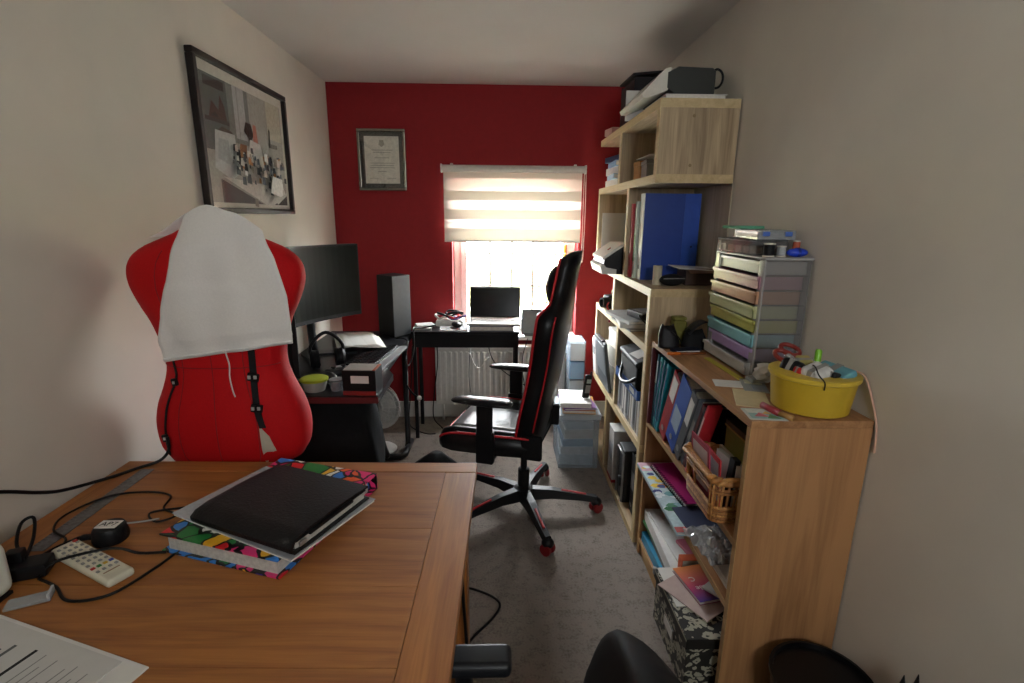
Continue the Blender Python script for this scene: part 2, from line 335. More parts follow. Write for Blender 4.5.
for a in ((-CW, CW, CH-.02, CH), (-CW, CW, -CH, -CH+.02)): pbx(ct, 'frame_rail', FM, a[0], a[1], a[2], a[3], .001, .022, .005)
for a in ((-CW, -CW+.02), (CW-.02, CW)): pbx(ct, 'frame_stile', FM, a[0], a[1], -CH+.02, CH-.02, .001, .022, .005)
pbx(ct, 'mount', M('#37352a', .8), -CW+.015, CW-.015, -CH+.015, CH-.015, .002, .008)
sh = [(rect(-.118, .118, -.155, .155), '#e6e4d6'), ([(-.02, .1), (-.014, .13), (.014, .13), (.02, .1), (0, .085)], '#a9a694')]
for v, hw in ((.065, .075), (.05, .06), (.015, .05), (-.02, .085), (-.035, .08), (-.05, .085), (-.075, .03)): sh.append((rect(-hw, hw, v-.002, v+.002), '#a8a698'))
sh += [(rect(-.09, -.03, -.122, -.12), '#8a8a80'), (rect(.03, .09, -.122, -.12), '#8a8a80')]
art(ct, 'certificate_paper', sh, z0=.0085)
pbx(ct, 'glass', clear('#ffffff', .01, .03, .07), -CW+.015, CW-.015, -CH+.015, CH-.015, .0135, .0155)
# ================================================================== OAK TABLE
DZ = .785
tb = thing('oak_table', 'orange oak table with framed plank top in the foreground', 'table', (-.604, .85, 0), (0, 0, -1.2))
OX = wood('#77441f', '#a56a32', 'X', .5, 1.3); OY = wood('#7b4822', '#aa6e35', 'Y', .5, 1.3)
hx, hy = .53, .6; bw = .09
pbx(tb, 'end_board', OY, hx-bw, hx, -hy, hy-.062, DZ-.03, DZ, .003)
pbx(tb, 'end_board', OY, -hx, -hx+bw, -hy, hy-.062, DZ-.03, DZ, .003)
pbx(tb, 'edge_board', OX, -hx, hx, hy-.06, hy, DZ-.03, DZ, .003)
ys = [hy-.061, hy-.34, hy-.54, hy-.735, hy-.93, -hy]
for a, b in zip(ys[:-1], ys[1:]): pbx(tb, 'plank', OX, -hx+bw+.0005, hx-bw-.0005, b+.0003, a-.0003, DZ-.03, DZ-.0004, .001)
for s in (-1, 1): pbx(tb, 'apron', OX, -hx+.07, hx-.07, s*(hy-.06)-.012, s*(hy-.06)+.012, DZ-.12, DZ-.03)
for s in (-1, 1): pbx(tb, 'side_apron', OY, s*(hx-.06)-.012, s*(hx-.06)+.012, -hy+.07, hy-.07, DZ-.12, DZ-.03)
for sx in (-1, 1):
    for sy in (-1, 1): pbox(tb, 'leg', wood('#7a431b', '#b9783c', 'Z', .4), (sx*(hx-.06), sy*(hy-.06), (DZ-.03)/2), (.065, .065, DZ-.03), None, .004)
# pop-pattern ring binder
def flatbook(name, label, cat, c, wx, wy, th, rz, cover, pages='#d8d5cc', ct=.003, open_sides=True, rx=0, ry=0):
    t = thing(name, label, cat, c, (rx, ry, rz))
    pbx(t, 'back_cover', cover, -wx/2, wx/2, -wy/2, wy/2, 0, ct, .001)
    pbx(t, 'front_cover', cover, -wx/2, wx/2, -wy/2, wy/2, th-ct, th, .001)
    pbx(t, 'spine', cover, -wx/2, -wx/2+ct, -wy/2, wy/2, ct, th-ct)
    pbx(t, 'pages', M(pages, .85, var=.1, scale=90), -wx/2+ct, wx/2-.006, -wy/2+.005, wy/2-.005, ct, th-ct)
    return t
pop = thing('ring_binder', 'bright multicoloured patterned ring binder at the bottom of the pile on the table', 'binder', (-.54, 1.155, DZ), (0, 0, -18))
PWX, PWY, PT = .315, .385, .045
def popart():
    m = bpy.data.materials.new('pop_print'); m.use_nodes = True; nt = m.node_tree; b = nt.nodes['Principled BSDF']; L = nt.links.new
    tc = nt.nodes.new('ShaderNodeTexCoord'); n = nt.nodes.new('ShaderNodeTexNoise'); n.inputs['Scale'].default_value = 14; L(tc.outputs['Object'], n.inputs['Vector'])
    mx = nt.nodes.new('ShaderNodeVectorMath'); mx.operation = 'MULTIPLY_ADD'; mx.inputs[1].default_value = (.06, .06, .06); L(n.outputs['Color'], mx.inputs[0]); L(tc.outputs['Object'], mx.inputs[2])
    v = nt.nodes.new('ShaderNodeTexVoronoi'); v.inputs['Scale'].default_value = 24; e = nt.nodes.new('ShaderNodeTexVoronoi'); e.feature = 'DISTANCE_TO_EDGE'; e.inputs['Scale'].default_value = 24
    for q in (v, e): L(mx.outputs[0], q.inputs['Vector'])
    sp_ = nt.nodes.new('ShaderNodeSeparateColor'); L(v.outputs['Color'], sp_.inputs[0])
    r = nt.nodes.new('ShaderNodeValToRGB'); r.color_ramp.interpolation = 'CONSTANT'; els = r.color_ramp.elements; cs_ = ['#e0357a', '#1c7f3a', '#e9622a', '#2f7fd0', '#f0b52a', '#3b2a8c', '#e0357a', '#f2f0ea', '#1c7f3a', '#d8202a']
    els[0].color = hexc(cs_[0]); els[1].position = .92; els[1].color = hexc(cs_[-1])
    for k in range(1, 9): q = els.new(k/9.8); q.color = hexc(cs_[k])
    L(sp_.outputs[0], r.inputs[0]); g = nt.nodes.new('ShaderNodeMath'); g.operation = 'GREATER_THAN'; g.inputs[1].default_value = .07; L(e.outputs['Distance'], g.inputs[0])
    mm = nt.nodes.new('ShaderNodeMix'); mm.data_type = 'RGBA'; mm.inputs[6].default_value = (.004, .004, .004, 1); L(g.outputs[0], mm.inputs[0]); L(r.outputs[0], mm.inputs[7]); L(mm.outputs[2], b.inputs['Base Color']); b.inputs['Roughness'].default_value = .35
    return m
POPC = popart()
for nm, z0, z1 in (('back_cover', 0, .004), ('front_cover', PT-.004, PT)): pbx(pop, nm, POPC, -PWX/2, PWX/2, -PWY/2, PWY/2, z0, z1, .001)
pbx(pop, 'pages', M('#c2beb6', .8, var=.15, scale=120), -PWX/2+.012, PWX/2-.012, -PWY/2+.01, PWY/2-.03, .004, PT-.012)
pbx(pop, 'spine', POPC, -PWX/2, PWX/2, PWY/2-.004, PWY/2, .004, PT-.004)
# plastic sleeve with white sheets on the binder
sv = thing('paper_wallet', 'white paper wallet lying between the patterned binder and the black portfolio', 'folder', (-.523, 1.11, DZ+.046), (0, 0, -27))
pbx(sv, 'sheets', PAPER, -.2, .18, -.125, .13, 0, .006, .001)
pbx(sv, 'clear_cover', clear('#e8eaec', .45, .15, .15), -.202, .182, -.127, .132, .006, .0075)
# black portfolio
bp_ = thing('portfolio', 'black leather zip portfolio lying on top of the pile on the table', 'portfolio', (-.503, 1.092, DZ+.0536), (0, 0, -24)); bp_.scale = (.9, 1, 1.05)
LE = M('#141214', .5, var=.2, scale=160, bump=.35)
def pf(u, v):
    return None
mb = MB()
# cover wraps round a soft spine on the near side: profile in y-z swept along x, rounded towards the left end
prof = [(.125, .034), (.08, .038), (.0, .041), (-.08, .04), (-.112, .034), (-.126, .022), (-.126, .012), (-.115, .003), (-.07, 0), (.125, 0), (.125, .0035), (-.07, .0035), (-.11, .008), (-.119, .016), (-.11, .029), (-.08, .035), (0, .036), (.08, .034), (.125, .03)]
mb.loft([[(x, y*ky, z*kz+dz) for y, z in prof] for x, ky, kz, dz in ((-.172, .9, .45, .004), (-.168, .96, .75, .002), (-.155, .99, .93, 0), (-.13, 1, 1, 0), (.12, 1, 1, 0), (.165, 1, .97, 0))])
mb.build('leather_cover', LE, bp_, 'auto')
MB().bx(-.168, -.155, -.11, .115, .004, .025, .004).build('zip_end', LE, bp_, 'auto')
pbx(bp_, 'notepad', M('#bdbab2', .85, var=.15, scale=150), -.13, .155, -.105, .117, .004, .022)
pbx(bp_, 'inner_flap', BLKM, -.13, .16, -.105, .119, .0225, .0265)
pbox(bp_, 'pen', BLK, (.161, .0, .024), (.009, .14, .009), None, .003)
pbox(bp_, 'clasp', SILV, (.163, -.09, .016), (.006, .02, .01), None, .002)
# remote control
rc = thing('remote_control', 'cream remote control with rows of small buttons lying on the table', 'remote', (-.866, .974, DZ), (0, 0, -27.5))
pbox(rc, 'body', M('#d5cfba', .5), (0, 0, .009), (.225, .052, .018), None, .007, 3)
pc_ = {0: '#b02a22', 1: '#2f7a3a', 2: '#c9a32a', 3: '#2a3f9a'}
bt = MB()
for i in range(9):
    for j in range(4):
        if i == 7: continue
        bt.box((-.09+i*.019, -.017+j*.0113, .0185), (.008, .006, .003), None, .001, 1)
bt.build('button_pad', M('#8b8a86', .6), rc)
for j in range(4): pbox(rc, 'colour_button', M(pc_[j], .5), (.043, -.017+j*.0113, .0185), (.007, .007, .003))
pbox(rc, 'power_button', M('#b02a22', .5), (-.1, .017, .0185), (.008, .008, .003)); pbox(rc, 'logo_strip', M('#8a6a50', .5), (.078, 0, .0182), (.003, .03, .001))
# aerial puck with label
pk = thing('antenna_puck', 'round black aerial puck with a white label on the table', 'aerial', (-.893, 1.068, DZ), (0, 0, 12))
plathe(pk, 'body', BLK, [(.034, 0), (.036, .008), (.034, .028), (.03, .036), (.001, .038)])
pbox(pk, 'label', PAPER, (.0, .0, .0385), (.046, .03, .001), (0, 0, -12))
text(pk, 'lettering', 'AP7', .022, BLK, (.0, .0, .0392), (0, 0, -12))
ptube(pk, 'antenna_rod', SILV, [(.03, .01, .03), (.06, .025, .022), (.085, .04, .016)], .0022)
pbox(pk, 'cable_boot', BLK, (-.045, .0, .012), (.03, .014, .012), None, .004)
# steel ruler
ru = thing('steel_ruler', 'long scratched steel ruler lying along the left edge of the table', 'ruler', (-1.03, 1.215, DZ), (0, 0, 90))
pbx(ru, 'blade', M('#6f7276', .4, .6, var=.25, scale=90), -.19, .19, -.019, .019, 0, .0012)
tk = MB()
for i in range(39): tk.bx(-.19+i*.01-.0004, -.19+i*.01+.0004, .019-(.012 if i % 5 == 0 else .007), .0185, .0012, .0015)
tk.build('graduations', BLK, ru)
# power adapter, white router, clear stand, papers
ad = thing('power_adapter', 'black mains power adapter on the table beside the remote', 'adapter', (-.975, .95, DZ), (0, 0, 20))
pbox(ad, 'body', BLK, (0, 0, .015), (.075, .05, .03), None, .006); pbox(ad, 'plug', BLK, (-.022, .012, .04), (.03, .026, .026), None, .004)
ro = thing('white_appliance', 'white rounded appliance edge at the left of the table', 'appliance', (-1.0, .83, DZ), (0, 0, 0))
pbox(ro, 'casing', M('#d3d6cc', .45), (0, 0, .06), (.09, .15, .11), None, .02, 4); pbox(ro, 'foot', BLK, (0, 0, .003), (.08, .13, .006))
cs = thing('clear_stand', 'small clear acrylic stand lying on the table by the printed papers', 'stand', (-.905, .868, DZ), (0, 0, 25))
pbox(cs, 'plate', clear('#cfd3d6', .45, .1, .2), (0, 0, .004), (.07, .03, .006), None, .001); pbox(cs, 'lip', clear('#dfe3e6', .6, .1, .2), (.033, 0, .01), (.004, .03, .014))
pp = thing('printed_booklet', 'white printed booklet with a thick black rule at the corner of the table', 'papers', (-.79, .62, DZ), (0, 0, -19))
pbx(pp, 'lower_sheet', PAPER, -.2, .17, -.14, .157, 0, .003); pbx(pp, 'top_sheet', M('#cbc9c4', .8, var=.02), -.21, .12, -.15, .15, .003, .0045)
# text on the sheet: lines run away from the camera
sh = [(rect(-.044, -.037, -.13, .122), '#1c1c1c'), (rect(-.09, -.083, -.1, .118), '#5a5a5a'), (rect(-.107, -.1, -.1, .105), '#5a5a5a')]
for i, u in enumerate((-.015, 0, .015, .03, .045, .06, .075, .09, .105)): sh.append((rect(u, u+.0025, -.13, (.12, .1, .118, .08, .11, .12, .1, .115, .09)[i]), '#8b8a88'))
art(pp, 'print', sh, z0=.0047, step=.00003)
# cables on the table
cz = DZ+.004
def cable(label, pts, r=.003, name='cable', mat=CABLE): return tag(MB().tube(pts, r, seg=7).build(name, mat, None, True), label, 'cable')
cable('thick black cable running along the wall towards the dress form', [(-1.147, 1.0, .935), (-1.148, 1.1, .889), (-1.147, 1.19, .835), (-1.145, 1.26, .803), (-1.1, 1.35, cz), (-1.06, 1.405, cz), (-1.02, 1.445, cz+.004), (-1.0, 1.462, cz+.03), (-1.0, 1.466, .86)], .0045)
cable('thin black cable looping from the steel ruler to the portfolio pile', [(-.98, 1.0, cz), (-.99, 1.06, cz), (-1.05, 1.1, cz), (-1.07, 1.16, cz+.002), (-1.03, 1.25, cz), (-.94, 1.27, cz), (-.87, 1.25, cz), (-.85, 1.19, cz), (-.8, 1.16, cz), (-.83, 1.13, cz), (-.87, 1.17, cz), (-.79, 1.19, cz+.003)], .0026)
cable('black cable from the adapter crossing over the remote control', [(-.945, .935, cz+.002), (-.92, .955, cz+.022), (-.865, .985, cz+.024), (-.825, 1.0, cz+.02), (-.79, 1.008, cz+.002), (-.735, 1.013, cz)], .003)
cable('black cable curving round the near end of the remote control', [(-.94, .93, cz), (-.885, .905, cz), (-.83, .866, cz), (-.762, .882, cz), (-.725, .96, cz), (-.713, 1.005, cz)], .003)
cable('short black cable from the adapter up to the aerial puck', [(-.985, .985, cz+.01), (-.99, 1.03, cz), (-.97, 1.065, cz), (-.95, 1.062, cz+.008)], .0032)
cable('black cable bent in an upright loop beside the white appliance', [(-1.0, .975, cz+.02), (-1.04, 1.0, cz+.03), (-1.07, 1.05, cz+.05), (-1.055, 1.065, cz+.055), (-1.03, 1.03, cz+.03), (-1.0, .975, cz+.02), (-.985, .955, cz+.03)], .0035)

# ================================================================== DRESS FORM
DX, DY = -.862, 1.605
RG = [(.742, .205, .10), (.775, .232, .113), (.82, .240, .12), (.87, .241, .12), (.93, .228, .115), (.99, .2, .106), (1.04, .183, .1), (1.09, .18, .1), (1.14, .19, .104), (1.2, .208, .109), (1.25, .235, .112), (1.305, .258, .11), (1.345, .264, .102), (1.38, .256, .092), (1.41, .23, .083), (1.436, .18, .075), (1.458, .115, .066), (1.476, .075, .06), (1.505, .062, .056), (1.52, .058, .052)]
def ring_at(z):
    for a, b in zip(RG[:-1], RG[1:]):
        if a[0] <= z <= b[0]:
            t = (z-a[0])/(b[0]-a[0]); return a[1]+(b[1]-a[1])*t, a[2]+(b[2]-a[2])*t
    return RG[-1][1:] if z > RG[-1][0] else RG[0][1:]
EXP = 2.35
def dsurf(x, z, off=0):
    """front of the dress form (towards the camera) in its own coordinates"""
    hw, hd = ring_at(z); q = min(abs(x)/hw, .995)
    return -(hd*(1-q**EXP)**(1/EXP))-off
df = thing('dress_form', 'red fabric tailor\'s dress form standing behind the oak table', 'mannequin', (DX, DY, 0))
FAB = M('#b8060e', .75, var=.06, scale=220, bump=.25, spec=.25)
N = 56; rings = []
def sring(z, hw, hd):
    out = []
    for i in range(N):
        t = 2*math.pi*i/N; c, s = math.cos(t), math.sin(t)
        out.append((hw*math.copysign(abs(c)**(2/EXP), c), hd*math.copysign(abs(s)**(2/EXP), s), z))
    return out
fine = []
zz = RG[0][0]
while zz < 1.519: fine.append(zz); zz += .012
def smooth_ring(z):
    a = [0, 0]
    for d in (-.015, 0, .015):
        q = ring_at(min(max(z+d, RG[0][0]), RG[-1][0])); a[0] += q[0]/3; a[1] += q[1]/3
    return a
for z in fine: rings.append(sring(z, *smooth_ring(z)))
MB().loft(rings).build('torso', FAB, df, True)
SEAM = M('#8c080c', .8)
def seam(name, pts, r=.0016, m=SEAM): return MB().tube(pts, r, seg=5, smooth=0).build(name, m, df, True)
for sx in (-.5, 0.0, .5):
    seam('seam', [(sx*ring_at(z)[0], dsurf(sx*ring_at(z)[0], z, .0003), z) for z in fine[1:-8]])
seam('waist_seam', [(x*.0018, dsurf(x*.0018, 1.065, .0003), 1.065) for x in range(-98, 99, 4)])
# adjustment gap with pale insert at lower right, stand pole and feet
MB().loft([[(.125, dsurf(.125, z, .002), z), (.125+w_, dsurf(.125+w_, z, .002), z), (.125+w_, dsurf(.125, z)+.02, z), (.125, dsurf(.125, z)+.02, z)] for z, w_ in ((.745, .045), (.80, .036), (.845, .024), (.875, .004))]).build('gap_insert', M('#b9b29f', .7), df)
plathe(df, 'pole', BLK, [(.016, .03), (.016, .76)])
plathe(df, 'base_disc', BLK, [(.11, 0), (.11, .02), (.03, .035)], sx=1, sy=.9)
plathe(df, 'neck_cap', BLK, [(.057, 1.515), (.05, 1.524), (.001, 1.526)], sy=.9)
# suspender straps with clips
BAND = M('#0c0c0e', .7)
def strap(name, pts, w_):
    mb = MB(); P = spline([(x, 0, z) for x, z in pts], 6)
    rings = []
    for i, p in enumerate(P):
        x, z = p.x, p.z
        rings.append([(x-w_, dsurf(x-w_, z, .001), z), (x+w_, dsurf(x+w_, z, .001), z), (x+w_, dsurf(x+w_, z, .004), z), (x-w_, dsurf(x-w_, z, .004), z)])
    return mb.loft(rings).build(name, BAND, df)
s1 = strap('strap', [(.118, 1.15), (.115, 1.05), (.118, .98), (.125, .92), (.135, .875)], .0085)
s2 = strap('strap', [(-.122, 1.085), (-.119, 1.03), (-.15, .96), (-.165, .90), (-.172, .84), (-.174, .775)], .004)
CLW = M('#c9c7c2', .35, .4)
for (s, x, z) in ((s1, .116, 1.035), (s1, .124, .94)):
    pbox(s, 'clip', BLK, (x, dsurf(x, z, .008), z), (.034, .012, .026), (0, 12, 0), .003)
    for dx in (-.009, .009): pbox(s, 'clip_grip', CLW, (x+dx, dsurf(x, z, .015), z+.002), (.009, .004, .011), None, .001)
for (x, z) in ((-.121, 1.02), (-.17, .84)): pbox(s2, 'clip', BLK, (x, dsurf(x, z, .008), z), (.018, .01, .024), (0, -10, 0), .003); pbox(s2, 'clip_grip', CLW, (x, dsurf(x, z, .014), z), (.006, .003, .008))

# white drawstring cloth bag over neck and shoulders
cb = thing('cloth_bag', 'white cotton drawstring bag draped over the neck of the red dress form', 'bag', (DX, DY, 0))
CLO = M('#e6e3df', .9, var=.03, scale=200, bump=.12, spec=.15)
LE_ = [(1.555, -.06), (1.54, -.075), (1.50, -.05), (1.49, -.055), (1.45, -.068), (1.391, -.083), (1.247, -.124), (1.157, -.15), (1.09, -.143)]
lft = [(0, (-.015, 1.532)), (.08, (-.04, 1.512)), (.2, (-.05, 1.455)), (.4, (-.073, 1.375)), (.7, (-.115, 1.247)), (.88, (-.138, 1.157)), (1, (-.129, 1.088))]
rgt = [(0, (.06, 1.532)), (.08, (.125, 1.512)), (.2, (.19, 1.475)), (.4, (.222, 1.4)), (.7, (.248, 1.29)), (.88, (.252, 1.2)), (1, (.25, 1.145))]
def ip(T, v):
    for a, b in zip(T[:-1], T[1:]):
        if v <= b[0]:
            t = (v-a[0])/(b[0]-a[0]); return a[1][0]+(b[1][0]-a[1][0])*t, a[1][1]+(b[1][1]-a[1][1])*t
    return T[-1][1]
def cl(u, v):
    a = ip(lft, v); b = ip(rgt, v)
    x = a[0]+(b[0]-a[0])*u; z = a[1]+(b[1]-a[1])*u + .012*math.sin(math.pi*u)*(1-v)
    zz = min(z, 1.43)
    y0 = min(dsurf(max(-.22, min(.22, x)), min(zz, 1.33)), -.07)
    # hangs from the neck rim: interpolate from the neck front to the chest
    k = min(1, v/.33); k = k*k*(3-2*k)
    y = (-.045)*(1-k)+(min(y0, -.098))*k-.012
    y -= .006*math.sin(u*9+v*2)*v+.004*math.sin(u*17-v*3)*v
    if v > .93: y += .004
    return (x, y, z)
o = MB().grid(cl, 40, 44).build('front_panel', CLO, cb, True)
md = o.modifiers.new('thickness', 'SOLIDIFY'); md.thickness = .003; md.offset = 0
def cl2(u, v):
    # back panel with the folded corner over the left shoulder
    a = [(0, (-.015, 1.532)), (.25, (-.06, 1.51)), (.6, (-.125, 1.468)), (1, (-.166, 1.45))]; b = [(0, (.06, 1.532)), (.25, (.09, 1.52)), (.6, (.1, 1.495)), (1, (.11, 1.48))]
    p = ip(a, v); q = ip(b, v); x = p[0]+(q[0]-p[0])*u; z = p[1]+(q[1]-p[1])*u + .01*math.sin(math.pi*u)*(1-v)
    k = min(1, v*1.3); y = -.056+.02*k+.07*k*u
    return (x, y, z)
o = MB().grid(cl2, 24, 20).build('back_panel', CLO, cb, True)
md = o.modifiers.new('thickness', 'SOLIDIFY'); md.thickness = .003; md.offset = 0
hm = []
for i in range(25):
    p = cl(i/24, .985); hm.append((p[0], p[1]-.003, p[2]))
MB().tube(hm, .0035, seg=6, smooth=2).build('hem', CLO, cb, True)
ptube(cb, 'drawstring', M('#d8d5cf', .8), [(.056, dsurf(.056, 1.11, .02), 1.125), (.058, dsurf(.056, 1.08, .012), 1.08), (.052, dsurf(.052, 1.04, .006), 1.04), (.058, dsurf(.058, 1.0, .006), 1.0), (.064, dsurf(.064, .985, .006), .978)], .0022)
# ================================================================== BLACK GAMING DESK ALONG THE LEFT WALL
GZ = .735
gd = thing('gaming_desk', 'black gaming desk with red front edge along the left wall', 'desk', (0, 0, 0))
mb = MB(); mb.prism([(-1.15, 2.17), (-.53, 2.17), (-.53, 2.5), (-.585, 2.62), (-.585, 3.5), (-1.15, 3.5)], 'z', GZ-.03, GZ); mb.build('desktop', M('#17171a', .4, var=.15, scale=60), gd)
pbx(gd, 'red_edge', M('#5a1214', .5), -1.15, -.53, 2.162, 2.17, GZ-.03, GZ-.002)
ptube(gd, 'leg', BLK, [(-.60, 3.2, GZ-.03), (-.60, 3.2, .05), (-.60, 3.18, .02)], .018, smooth=0)
ptube(gd, 'leg', BLK, [(-.70, 2.75, GZ-.03), (-.70, 2.78, .45), (-.70, 2.9, .18), (-.70, 3.02, .02)], .02)
ptube(gd, 'foot_bar', BLK, [(-1.1, 3.02, .02), (-.62, 3.02, .02), (-.595, 3.06, .02), (-.59, 3.27, .02)], .02, smooth=0)
ptube(gd, 'leg', BLK, [(-1.11, 2.3, GZ-.03), (-1.11, 2.3, .0)], .018, smooth=0)
ptube(gd, 'leg', BLK, [(-1.11, 3.2, GZ-.03), (-1.11, 3.2, .0)], .018, smooth=0)
cl_ = ptube(gd, 'cable_hook', BLK, [(-.585, 3.15, .46), (-.54, 3.1, .42), (-.5, 3.08, .4)], .006); MB().ell((-.495, 3.08, .395), .016, .016, .016).build('hook_knob', WHT, cl_, True)
# curved monitor
mo = thing('curved_monitor', 'black curved monitor with dim screen facing the gaming chair', 'monitor', (-1.005, 2.84, GZ), (0, 0, -27))
# local: screen faces +x, width along y
def arc(y, r0=1.1): return r0-math.sqrt(r0*r0-y*y)
SW, Z0, Z1 = .305, .20, .62
def curved(x0, x1, y0, y1, z0, z1, n=14):
    mb = MB(); rings = []
    for i in range(n+1):
        y = y0+(y1-y0)*i/n; a = arc(y); rings.append([(a+x0, y, z0), (a+x1, y, z0), (a+x1, y, z1), (a+x0, y, z1)])
    return mb.loft(rings)
curved(-.035, 0, -SW, SW, Z0, Z1).build('casing', BLK, mo)
curved(0, .0012, -SW+.008, SW-.008, Z0+.022, Z1-.008).build('screen', M('#11140f', .35, var=.25, scale=5, spec=.12), mo)
ptube(mo, 'stand_neck', BLK, [(-.05, 0, .4), (-.06, 0, .2), (-.05, 0, .02)], .022)
MB().prism([(-.1, -.05), (.12, -.16), (.14, -.14), (-.02, 0), (.14, .14), (.12, .16), (-.1, .05)], 'z', 0, .014).build('stand_foot', BLK, mo)
# second monitor, upright, seen from its edge
m2 = thing('portrait_monitor', 'tall dark monitor turned edge-on behind the dress form', 'monitor', (-1.0, 2.42, GZ), (0, 0, 28))
pbox(m2, 'casing', BLK, (0, 0, .34), (.03, .34, .58), None, .006); pbox(m2, 'screen', M('#14171a', .2), (.0155, 0, .34), (.002, .32, .56))
pbox(m2, 'stand_neck', BLK, (-.04, 0, .15), (.04, .06, .3)); pbox(m2, 'stand_foot', BLK, (-.03, 0, .008), (.16, .2, .016), None, .005)
# tower speaker
sp = thing('desktop_tower', 'black upright box shaped console tower with pale grey side near the red wall', 'console', (-.69, 3.39, GZ), (0, 0, -38))
pbox(sp, 'body', M('#050506', .5), (0, 0, .205), (.15, .15, .402), None, .004); pbox(sp, 'side_panel', M('#4a4c4e', .35), (.077, 0, .205), (.004, .146, .396), None, .001)  # grey side panel paints the lit face of the dark tower
pbox(sp, 'foot', BLKM, (0, 0, .002), (.14, .12, .004))
# keyboard, papers and clutter on the desk
kb = thing('computer_keyboard', 'black computer keyboard with raised keys lying on the gaming desk', 'keyboard', (-.70, 2.80, GZ), (0, 0, 84))
pbox(kb, 'case', M('#2a2b2d', .4), (0, 0, .011), (.46, .17, .018), None, .004); pbox(kb, 'wrist_rest', M('#9a9b9c', .35, .2), (0, -.105, .008), (.48, .045, .014), None, .003)
for j in range(5):
    for i in range(14): pbox(kb, 'key', M('#08080a', .4), (-.205+i*.0315, -.062+j*.031, .024), (.025, .024, .01))
fp = thing('folded_papers', 'loose white papers curling over the back of the keyboard', 'papers', (-.86, 3.05, GZ+.034), (0, 0, 20))
for k in range(3):
    mb = MB(); mb.grid(lambda u, v: ((u-.5)*.24+k*.015, (v-.5)*.34-k*.02, .004+.006*k+.02*math.sin(u*2.6+k)*(.6+.4*v)), 10, 10)
    mb.build('sheet', PAPER, fp, True).modifiers.new('thickness', 'SOLIDIFY').thickness = .001
bxo = thing('label_box', 'small black carton with white label on the near corner of the gaming desk', 'box', (-.612, 2.235, GZ), (0, 0, -3))
pbox(bxo, 'carton', M('#0f0f10', .5), (0, 0, .058), (.15, .11, .116), None, .002); pbox(bxo, 'lid_sheet', M('#a7a39b', .6), (-.004, 0, .118), (.13, .1, .003)); pbox(bxo, 'lid_edge', M('#a4502c', .6), (.067, 0, .1175), (.012, .1, .003))
pbox(bxo, 'label', PAPER, (.004, -.0555, .075), (.08, .001, .034)); pbox(bxo, 'base_strip', M('#7b1a18', .5), (0, -.0555, .012), (.148, .001, .02))
tu = thing('food_tub', 'clear round tub with lime green lid on the gaming desk behind the dress form', 'tub', (-.84, 2.26, GZ))
plathe(tu, 'bowl', clear('#c9cbc4', .6, .2, .1), [(.045, 0), (.058, .045), (.06, .05)]); plathe(tu, 'lid', M('#9aa822', .5), [(.062, .048), (.063, .056), (.055, .06), (.001, .058)])
tu2 = thing('glass_pot', 'tiny clear pot between the green lidded tub and the black carton', 'pot', (-.74, 2.26, GZ))
plathe(tu2, 'cup', clear('#b9bcc0', .4, .1, .2), [(.026, 0), (.032, .05), (.03, .05), (.025, .004)]); plathe(tu2, 'rim', GREY, [(.032, .048), (.034, .052), (.031, .054)])
hs = thing('headphones', 'black over-ear headphones lying on the gaming desk below the curved monitor', 'headphones', (-.895, 2.62, GZ), (0, 0, 25))
ptube(hs, 'headband', BLK, [(-.08, 0, .05), (-.075, 0, .13), (0, 0, .19), (.075, 0, .13), (.08, 0, .05)], .009)
for s in (-1, 1): c = plathe(hs, 'ear_cup', BLK, [(.02, -.02), (.045, -.015), (.05, .005), (.04, .018)], (s*.07, 0, .052), rot=(0, 90*s, 0)); plathe(c, 'cushion', BLKM, [(.03, -.03), (.047, -.028), (.047, -.014)], (s*.07, 0, .052), rot=(0, 90*s, 0))
gc = thing('game_controller', 'dark grey game controller beside the headphones', 'controller', (-.78, 2.42, GZ), (0, 0, 40))
mb = MB(); mb.box((0, 0, .04), (.12, .07, .04), None, .018, 4); mb.ell((-.06, -.035, .03), .025, .05, .028, rot=(0, 0, 20)); mb.ell((.06, -.035, .03), .025, .05, .028, rot=(0, 0, -20)); mb.build('grip_body', M('#2b2c30', .4), gc, True)
for s in (-1, 1): plathe(gc, 'thumb_stick', BLK, [(.007, .055), (.006, .066), (.012, .068), (.011, .073)], (s*.025, -.01, 0))
pbox(gc, 'touch_pad', GREY, (0, .012, .061), (.05, .03, .003), None, .001)
# ================================================================== BLACK DESK UNDER THE WINDOW
WZT = .77
wd = thing('window_desk', 'narrow black desk with drawer front in front of the window', 'desk', (0, 0, 0))
pbx(wd, 'desktop', M('#141416', .35), -.575, .145, 3.33, 3.63, WZT-.02, WZT, .003); pbx(wd, 'drawer_front', M('#0b0b0d', .55), -.57, .14, 3.338, 3.36, WZT-.11, WZT-.02)
pbx(wd, 'rear_rail', BLK, -.57, .14, 3.6, 3.62, WZT-.1, WZT-.02)
for x in (-.56, .125):
    for y in (3.36, 3.61): pbx(wd, 'leg', BLK, x-.012, x+.012, y-.012, y+.012, 0, WZT-.02)
lt = thing('laptop', 'open laptop with dark screen and silver keyboard in front of the window', 'laptop', (-.025, 3.46, WZT+.035), (0, 0, -2))
ALU = M('#b8b6b2', .35, .5)
pbox(lt, 'keyboard_base', ALU, (0, 0, .01), (.36, .235, .018), None, .004)
kbm = MB()
for j in range(5):
    for i in range(14): kbm.box((-.15+i*.023, .09-j*.022, .0205), (.018, .017, .003))
kbm.build('keys', M('#cfcdc8', .5), lt); pbox(lt, 'touchpad', M('#9b9995', .3), (0, -.07, .0195), (.1, .06, .001))
sc_ = pbox(lt, 'screen_lid', M('#1a1a1c', .4), (0, .155, .115), (.36, .008, .225), (-12, 0, 0), .003); pbox(sc_, 'display', M('#060607', .2), (0, .1505, .116), (.338, .002, .2), (-12, 0, 0))
